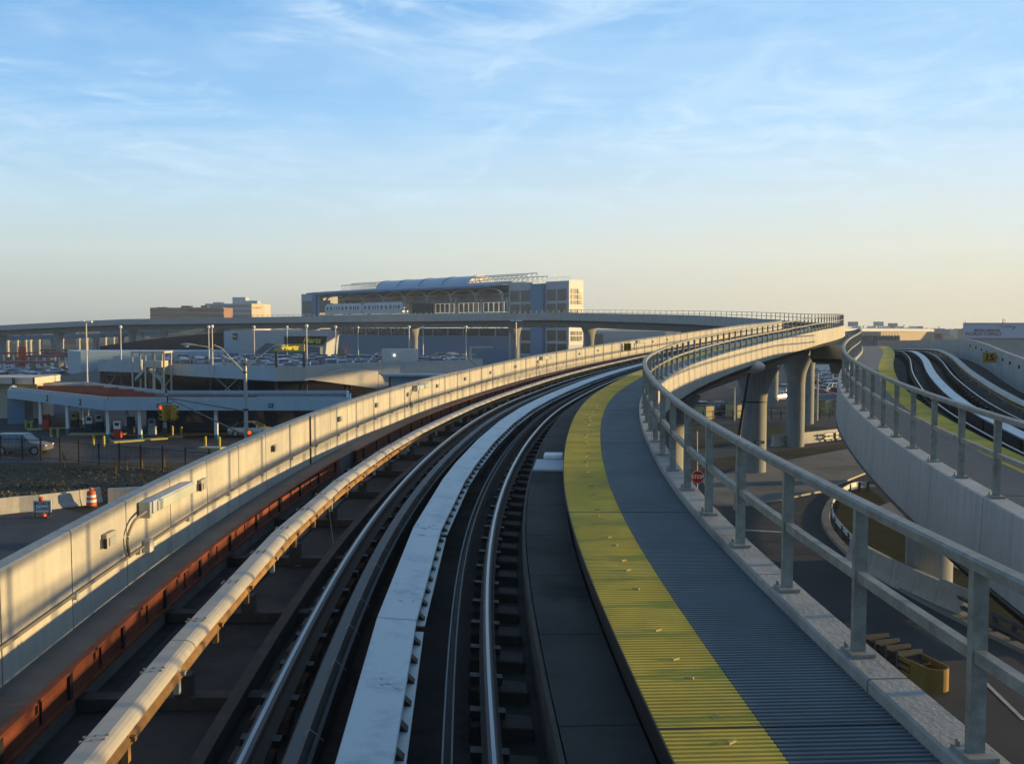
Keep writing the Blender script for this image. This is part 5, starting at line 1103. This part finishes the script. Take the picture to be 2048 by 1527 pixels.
# low guard rail lower right
root = thing('guard_rail', 'dark double guard rail running out of frame at lower right', 'guard rail', tuple(gd(1990, 1270)))
gq = smooth_pts([gd(*q) for q in [(1868, 1200), (1930, 1236), (1990, 1268), (2080, 1312)]])
for dz in (.35, .68): m = MB(); m.tube([q + UP * dz for q in gq], .10, 6); build('beam', m, mat('dark_rail', (.09, .09, .10), .6, .3), root)
for q in gq[::2]: m = MB(); m.box(q + UP * .38, (.14, .16, .76)); build('post', m, DARKW, root)
m = MB(); a, b = gd(1880, 1215), gd(1935, 1242); m.box((a + b) / 2 + UP * 1.0, (np.linalg.norm(b - a), .3, .25), (b - a) / np.linalg.norm(b - a), (0, 0, 1), (0, 1, 0)); tag(build('barrier_cap', m, CONC), 'pale concrete cap sticking out above the lower right guard rail', 'barrier')
# crash cushion
a, b = gd(1752, 1322), gd(1885, 1392); d = (b - a); L = np.linalg.norm(d); t = d / L; r = np.array((t[1], -t[0], 0)); root = thing('crash_cushion', 'yellow nosed crash cushion with black framed bays on the road', 'crash cushion', tuple(b)); YC = mat('cushion_yellow', (.24, .155, .035), .6, var=.15, scale=3)
w = .38; hgt = .78; nose = L - .95
P = [a * 0 + (a + t * nose) + r * w] + [a + t * (nose + .6) + (r * math.cos(q) + t * math.sin(q)) * w for q in np.linspace(0, math.pi, 13)] + [(a + t * nose) - r * w]
Pi = [a + t * nose + r * (w - .05)] + [a + t * (nose + .6) + (r * math.cos(q) + t * math.sin(q)) * (w - .05) for q in np.linspace(0, math.pi, 13)] + [(a + t * nose) - r * (w - .05)]
m = MB(); n = len(P); vs = [q + UP * .12 for q in P] + [q + UP * hgt for q in P] + [q + UP * hgt for q in Pi] + [q + UP * .12 for q in Pi]
m.add(vs, [(i + k * n, i + 1 + k * n, i + 1 + ((k + 1) % 4) * n, i + ((k + 1) % 4) * n) for i in range(n - 1) for k in range(4)] + [(0, n, 2 * n, 3 * n), (n - 1, 2 * n - 1, 3 * n - 1, 4 * n - 1)]); build('nose', m, YC, root)
for k in range(4):
    s_ = k * nose / 4
    for sd in (-1, 1):
      for h_ in (.3, .5, .7): m = MB(); m.box(a + t * (s_ + nose / 8) + r * w * sd + UP * h_, (nose / 4 - .03, .04, .13), t, r); build('side_panel', m, BLACKM if k < 3 else YC, root)
    m = MB(); m = MB(); m.box(a + t * s_ + UP * .5, (.08, w * 2 + .1, .75), t, r); build('diaphragm', m, mat('frame_dull', (.10, .10, .10), .6, .2), root)
    m = MB(); m.box(a + t * (s_ + nose / 8) + UP * .4, (nose / 4 - .15, w * 1.7, .5), t, r); build('cartridge', m, DARKW, root)

# crossing viaduct beyond
root = thing('crossing_viaduct', 'straight concrete viaduct span crossing between the two curved viaducts', 'viaduct', tuple(at(1660, 700, 150) * (1, 1, 0)))
def span(nm, y0, y1, D0, mate, dd=.4, px0=1560, px1=1800): a, b = at(px0, y0, D0), at(px1, y0, D0); c = at(px1, y1, D0); m = MB(); m.prism([a, b, c, at(px0, y1, D0)], (0, dd, 0)); return build(nm, m, mate, root)
span('parapet', 671, 681, 150, mat('ribbed_tan', (.42, .33, .24), .8, var=.1)); span('deck_edge', 681.5, 698, 149.4, CONCG, 9.); span('girder', 698.5, 721, 151, CONCG, 5)
for px in range(1562, 1800, 6): m = MB(); q = at(px, 676, 149.9); m.box(q, (.12, .2, .8)); build('parapet_rib', m, PAVE, root)
# bus
a = at(1656, 745, 235); root = thing('bus', 'white bus parked at the back of the right hand lot', 'bus', (a[0] + 2.7, 235, 0)); c = np.array((at(1654, 700, 235)[0], 235, 0.))
m = MB(); m.box(c + UP * 1.75, (8.6, 2.5, 2.7)); build('body', m, WHITE, root, bevel=.12); m = MB(); m.box(c + np.array((0, -1.26, 2.25)), (7.4, .04, .8)); build('windows', m, GLASS, root)
for x in (-2.8, 2.8): m = MB(); m.cyl(c + np.array((x, -1.3, .5)), .5, .3, 16, axis=(0, 1, 0)); build('wheel', m, TYRE, root)
# lit tan booth bays and a fence row in the right lot
for i, (px, D) in enumerate([(1620, 122), (1645, 122), (1672, 122), (1692, 122), (1470, 116), (1408, 114)]):
    q = at(px, 840, D); root = thing('container', ['sunlit yellow green container left of the lot gap', 'sunlit container behind the thin lamp pole', 'sunlit container third in the row right of the second pier', 'sunlit container at the right end beside the right viaduct', 'tan sunlit container left of the nearest pier', 'tan sunlit container behind the stop sign post'][i], 'container', (q[0], D, 0), 'small sunlit containers'); Rz = .6
    x_ = np.array((math.cos(Rz), math.sin(Rz), 0)); y_ = np.array((-math.sin(Rz), math.cos(Rz), 0)); m = MB(); m.box((q[0], D, .8), (1.3, 1.9, 1.5), x_, y_); build('body', m, mat('container_tan', (.36, .33, .18), .7), root, bevel=.03); m = MB(); m.box((q[0], D, 1.59), (1.4, 2.0, .08), x_, y_); build('lid', m, DARKW, root)
def plainlamp(px, y0, D, lab): t = at(px, y0, D); root = thing('lot_lamp', lab, 'lamp post', (t[0], D, 0), 'lamp posts in the right lot'); m = MB(); m.tube([(t[0], D, 0), t], [.12, .08], 8); build('lamp_pole', m, mat('pole_tan', (.42, .38, .32), .6), root); m = MB(); m.box(t + np.array((-.3, 0, .05)), (.8, .3, .14)); build('lamp_head', m, GALV, root)
plainlamp(1635.5, 745, 112, 'tan lamp pole standing in the gap right of the second pier'); plainlamp(1666, 722, 175, 'thin lamp pole at the back of the right lot'); plainlamp(1469, 775, 112, 'short tan lamp pole left of the nearest pier under the girder')
root = thing('lot_fence', 'low dark fence along the front of the right hand lot', 'fence', (gx(1500, 112), 112, 0))
for dz in (.5, 1.1): m = MB(); m.tube([(gx(1330, 110), 110, dz), (gx(1700, 116), 116, dz)], .04, 5); build('fence_rail', m, PAVE, root)
for k in range(20): px = 1330 + k * 19.5; D = 110 + k * .3; m = MB(); m.box((gx(px, D), D, .6), (.09, .09, 1.2)); build('fence_post', m, DARKW, root)

# warehouses and skyline right
def wbox(name, lab, px0, px1, y0, D, depth, mate, cat='building', z0=0, grp=None):
    a, b = at(px0, y0, D), at(px1, y0, D); k = (D + depth) / D; m = MB(); m.prism([(a[0], D, z0), (b[0], D, z0), (b[0] * k, D + depth, z0), (a[0] * k, D + depth, z0)], UP * (a[2] - z0)); return tag(build(name, m, mate), lab, cat, grp)
LIT = mat('warehouse_roof', (.58, .55, .5), .7)
root = thing('long_warehouse', 'long white roofed warehouse glowing in the sun behind the viaducts', 'building', (gx(1735, 430), 430, 0))
a, b = at(1575, 665, 400), at(1868, 665, 520)
m = MB(); m.prism([(a[0], 400, 0), (b[0], 520, 0), (b[0], 600, 0), (a[0], 600, 0)], UP * a[2]); build('wall', m, BEIGE, root); a3, b3 = at(1575, 656, 410), at(1868, 657.5, 530)
m = MB(); m.prism([(a[0], 399.5, a[2] - .6), (b[0], 519.5, a[2] - .6), (b[0] + .8, 522, b3[2]), (a[0] + .8, 402, a3[2])], (-.5, 3, 0)); build('roof', m, LIT, root)
for k in range(9): m = MB(); m.box((a[0] + (b[0] - a[0]) * (k + .5) / 9, 425 + k * 13.5, a[2] + 2.2), (3, 4, 1.2)); build('roof_vent', m, WHITE, root)
root = thing('tan_warehouse', 'flat tan warehouse with loading doors right of the far walkway end', 'building', (gx(1815, 250), 250, 0)); a, b = at(1762, 663.5, 240), at(1869, 663.5, 262)
m = MB(); m.prism([(a[0], 240, 0), (b[0], 262, 0), (b[0], 290, 0), (a[0], 290, 0)], UP * a[2]); build('wall', m, mat('tan_wall', (.42, .34, .24), .8, var=.04), root)
t2 = np.array((b[0] - a[0], 22, 0)); t2 /= np.linalg.norm(t2); n2 = np.array((t2[1], -t2[0], 0))
for k in range(6): q = np.array((a[0], 240, 0)) + t2 * (1.2 + k * 1.6) + n2 * .04; m = MB(); m.box(q + UP * 8.3, (.1, .08, 1.9), t2, n2); build('door_frame', m, BRICK, root)
m = MB(); m.box(np.array((b[0], 262, 0)) - t2 * 1.3 + n2 * .04 + UP * 8.4, (.5, .08, 2.2), t2, n2); build('door', m, LIT, root)
wbox('tan_block', 'small cream block with red edge right of the tan warehouse', 1869, 1882, 666, 300, 10, mat('red_brick_wall', (.30, .10, .08), .8))
wbox('blue_block', 'small blue grey block beside the cream trailer', 1882, 1886, 670, 300, 8, MIDB)
root = thing('box_truck', 'yellow cream box truck parked by the cargo building', 'truck', (gx(1900, 300), 300, 0)); a, b = at(1884, 672, 300), at(1912, 672, 300); m = MB(); m.box(((a[0] + b[0]) / 2, 302, a[2] - 1.4), (b[0] - a[0], 3, 2.8)); build('cargo_box', m, mat('truck_cream', (.5, .42, .25), .6), root); m = MB(); m.box((b[0] + .9, 302, a[2] - 2.0), (1.5, 2.6, 2.0)); build('cab', m, WHITE, root)
m = MB(); m.box(((a[0] + b[0]) / 2, 306, (a[2] - 2.8) / 2), (12, 12, a[2] - 2.82)); tag(build('loading_dock', m, BEIGE), 'raised loading dock under the cream box truck', 'dock')
# billboards
for px0, px1, y0, y1, D, c, lab in ((1696, 1716, 643, 652.5, 900, (.16, .14, .20), 'purple grey billboard leftmost on the right skyline'), (1747, 1767, 643, 652, 900, (.16, .30, .38), 'pale blue billboard in the middle of the right skyline'), (1776, 1795, 646, 655.5, 880, (.15, .14, .15), 'dark grey billboard right of the blue one'), (1828, 1846, 652, 658, 860, (.15, .22, .35), 'low blue billboard farthest right on the skyline')):
    a, b = at(px0, y0, D), at(px1, y1, D); root = thing('billboard', lab, 'billboard', (a[0], D, 0), 'skyline billboards'); m = MB(); m.box(((a[0] + b[0]) / 2, D, (a[2] + b[2]) / 2), (b[0] - a[0], .6, a[2] - b[2])); build('panel', m, mat('billboard' + str(px0), c, .6, var=.3, scale=.25), root)
    m = MB(); m.box(((a[0] + b[0]) / 2, D + .3, b[2] / 2), (1., 1., b[2])); build('support', m, DARKW, root)
# cargo building
D = 262; root = thing('cargo_building', 'blue white cargo building with world cargo lettering at the right edge', 'building', (gx(1990, D), D, 0)); zf0, zf1 = at(0, 677, D)[2], at(0, 646, D)[2]; xa, xb = gx(1925, D), gx(2300, D)
m = MB(); m.prism([(xa, D, zf0), (xb, D, zf0), (xb * 1.09, D + 20, zf0), (xa * 1.09, D + 20, zf0)], UP * (zf1 - zf0)); build('fascia', m, mat('cargo_blue', (.33, .43, .56), .5, var=.03), root)
m = MB(); m.prism([(xa + .3, D + .3, 0), (xb, D + .3, 0), (xb * 1.09, D + 20, 0), (xa * 1.09 + .3, D + 20, 0)], UP * zf0); build('wall', m, mat('cargo_low', (.20, .25, .29), .7), root)
m = MB(); m.box(((xa + xb) / 2, D - .02, zf0 + .05), (xb - xa, .2, .14)); m.box(((xa + xb) / 2, D - .02, zf1 + .02), (xb - xa, .25, .14)); build('trim', m, DARKW, root)
NAVY = mat('navy_letter', (.03, .05, .12), .5)
cx = at(1980, 0, D)[0]
build('lettering', mesh_text('BRITISH AIRWAYS', .86, .03, (at(1991, 0, D)[0], D - .06, at(0, 660.5, D)[2]), (1, 0, 0), UP, (0, -1, 0), 0, .02), NAVY, root)
build('lettering', mesh_text('WORLD CARGO', 1.28, .03, (at(1983, 0, D)[0], D - .06, at(0, 667.5, D)[2]), (1, 0, 0), UP, (0, -1, 0), 0, .02), NAVY, root)
q0, q1 = at(1996, 653, D), at(2029, 655, D)
m = MB(); m.prism([(q0[0], D - .1, q0[2] + .12), (q1[0] - .8, D - .1, q0[2] + .16), (q1[0] - .4, D - .1, q0[2] - .12), (q0[0] + 1.2, D - .1, q0[2] - .02)], (0, .05, 0)); build('logo_ribbon', m, mat('logo_red', (.35, .05, .06), .5), root)
m = MB(); m.prism([(q1[0] - .7, D - .1, q0[2] + .14), (q1[0] + .1, D - .1, q0[2] - .05), (q1[0] + .15, D - .1, q0[2] - .45), (q1[0] - .9, D - .1, q1[2] - .55), (q1[0] - .3, D - .1, q0[2] - .35), (q1[0] - .2, D - .1, q0[2] - .1)], (0, .05, 0)); build('logo_ribbon', m, NAVY, root)
m = MB()
for x_ in (2006, 2011): q = at(x_, 637, D + 4); m.tube([(q[0], D + 4, zf1), q], .12, 6)
q = at(1931, 641, D + 4); m.tube([(q[0], D + 4, zf1), q], .06, 5); build('roof_pipe', m, GALV, root)
# skyline clutter and far lights
rng = random.Random(5)
for i in range(46):
    px = rng.uniform(1600, 1925) if i < 34 else rng.uniform(0, 130); D = rng.uniform(520, 900); y = rng.uniform(655.5, 661) if i < 34 else rng.uniform(648, 653); w = rng.uniform(8, 30)
    wbox('far_building', 'small distant building in the skyline band ' + ('at the right' if i < 34 else 'at the far left'), px, px + w, y, D, 15, rng.choice([BEIGE, BRICK, PALEG, DARKW, MIDB, LIT]), grp='tiny skyline buildings ' + ('right' if i < 34 else 'left'))
wbox('low_hangar', 'low grey hangar with white band right of the station', 1168, 1330, 662, 420, 30, mat('hangar', (.28, .34, .38), .6))
wbox('hangar_front', 'dark shed front below the low hangar right of the station', 1172, 1206, 668, 400, 8, DARKW)
m = MB()
for i in range(30): q = at(1170 + i * 5.2, 676 + (i % 3) * .5, 390); m.tube([(q[0], 390, 0), (q[0], 390, q[2])], .09, 4)
tag(build('far_fence', m, PAVE), 'row of thin pale fence poles right of the station', 'fence')
# far woods
def wood(name, lab, x0, x1, D, h, mate, n, seed, dd=60):
    rg = random.Random(seed); m = MB()
    for i in range(n):
        x = x0 + (x1 - x0) * rg.random(); y = D + rg.random() * dd; hh = h * (.55 + .45 * math.sin(x * .013 + seed) ** 2 + rg.uniform(-.2, .25)); r = rg.uniform(3, 7)
        for k in range(16):
            a = rg.uniform(0, 6.28); rr = r * rg.random() ** .5; z = hh * rg.uniform(.15, 1) * (1 - .35 * rr / r); s_ = rg.uniform(.8, 2.2); c = np.array((x + rr * math.cos(a), y + rr * math.sin(a), z)); u = np.array((rg.uniform(-1, 1), rg.uniform(-1, 1), rg.uniform(-1, 1))) * s_; v = np.array((rg.uniform(-1, 1), rg.uniform(-.5, .5), rg.uniform(-1, 1))) * s_
            m.add([c - u, c + v, c + u * .8 - v * .5], [(0, 1, 2)])
    tag(build(name, m, mate, recalc=False), lab, 'trees', kind='stuff')
WD = mat('bare_wood', (.10, .075, .06), .9, var=.35, scale=.05)
wood('far_woods', 'thin band of bare woods along the left horizon', -760, 60, 1150, 15, WD, 900, 1)
wood('far_woods', 'thin band of dark woods along the right horizon', 330, 1000, 1150, 12, mat('far_green', (.06, .065, .055), .9, var=.3, scale=.05), 700, 2)
# bare trees under and behind the long viaduct
def tree_mesh(seed, h=7., mate=None):
    rg = random.Random(seed); t = MB(); br = MB(); t.tube([(0, 0, 0), (rg.uniform(-.1, .1), 0, h * .3), (rg.uniform(-.3, .3), .1, h * .62)], [.16, .12, .06], 7)
    for i in range(16):
        z = h * rg.uniform(.2, .6); a = rg.uniform(0, 6.28); L = h * rg.uniform(.25, .42); e = (math.cos(a) * L * .6, math.sin(a) * L * .6, z + L); br.tube([(0, 0, z), (e[0] * .5, e[1] * .5, z + L * .45), e], [.05, .035, .012], 4)
        for k in range(22):
            f = rg.uniform(.35, 1.1); c = np.array(e) * (f, f, 1) + np.array([rg.gauss(0, .5) for _ in range(3)]); c[2] = z + (e[2] - z) * f + rg.gauss(0, .35); d = np.array([rg.uniform(-1, 1), rg.uniform(-1, 1), rg.uniform(-.2, 1.2)]) * .35; w = np.array([rg.uniform(-1, 1), rg.uniform(-1, 1), 0]) * .06
            br.add([c - d, c + w, c + d], [(0, 1, 2)])
    return t, br
TR = []
for k in range(3):
    root = thing('bare_tree', 'bare reddish brown tree under the long viaduct', 'tree', (0, 0, 0), 'bare trees behind the decks'); t, br = tree_mesh(20 + k)
    build('trunk', t, WOODB, root, loc=False); build('crown', br, mat('twigs_red', (.20, .11, .06), .9, var=.3), root, loc=False, recalc=False); TR.append(root)
spots = [(px, 216 + (i * 37) % 50) for i, px in enumerate(list(range(318, 445, 9)) + list(range(525, 700, 12)) + list(range(1290, 1300, 9)))]
i = 0
for px, D in spots:
    if 440 < px < 520: continue
    r0 = TR[i % 3]; loc = (gx(px, D), D, 0); lab = 'bare reddish brown tree ' + ('left of the rental building beyond the dark ramp' if px < 445 else 'rising behind the rental building' if px < 660 else 'at the foot of the station')
    if i < 3: r0.location = loc; r0['label'] = lab
    else: dup(r0, loc, i * 1.3, lab, sc=1.15 if px < 445 else .95)
    i += 1
# scattered saplings on the verge
for px, py in ((232, 948), (255, 940), (285, 935), (130, 935), (330, 935)):
    q = gd(px, py); dup(TR[0], tuple(q), px, f'small bare sapling on the verge before the iron fence', 'saplings on the verge', sc=.22)

# ------------------------------------------------------------------ the evening haze
m = MB(); m.prism([(-1100, -60, -1.), (1400, -60, -1.), (1400, 1280, -1.), (-1100, 1280, -1.)], UP * 46); hz = build('haze', m, [], loc=False)
hm = bpy.data.materials.new('haze'); hm.use_nodes = True; nt = hm.node_tree; nt.nodes.clear(); o_ = nt.nodes.new('ShaderNodeOutputMaterial'); pv = nt.nodes.new('ShaderNodeVolumePrincipled'); pv.inputs['Color'].default_value = (.78, .9, 1., 1); pv.inputs['Density'].default_value = .00028; pv.inputs['Anisotropy'].default_value = .2
nt.links.new(pv.outputs[0], o_.inputs['Volume']); hz.data.materials.append(hm); tag(hz, 'thin even evening haze over the whole place', 'haze', kind='stuff')
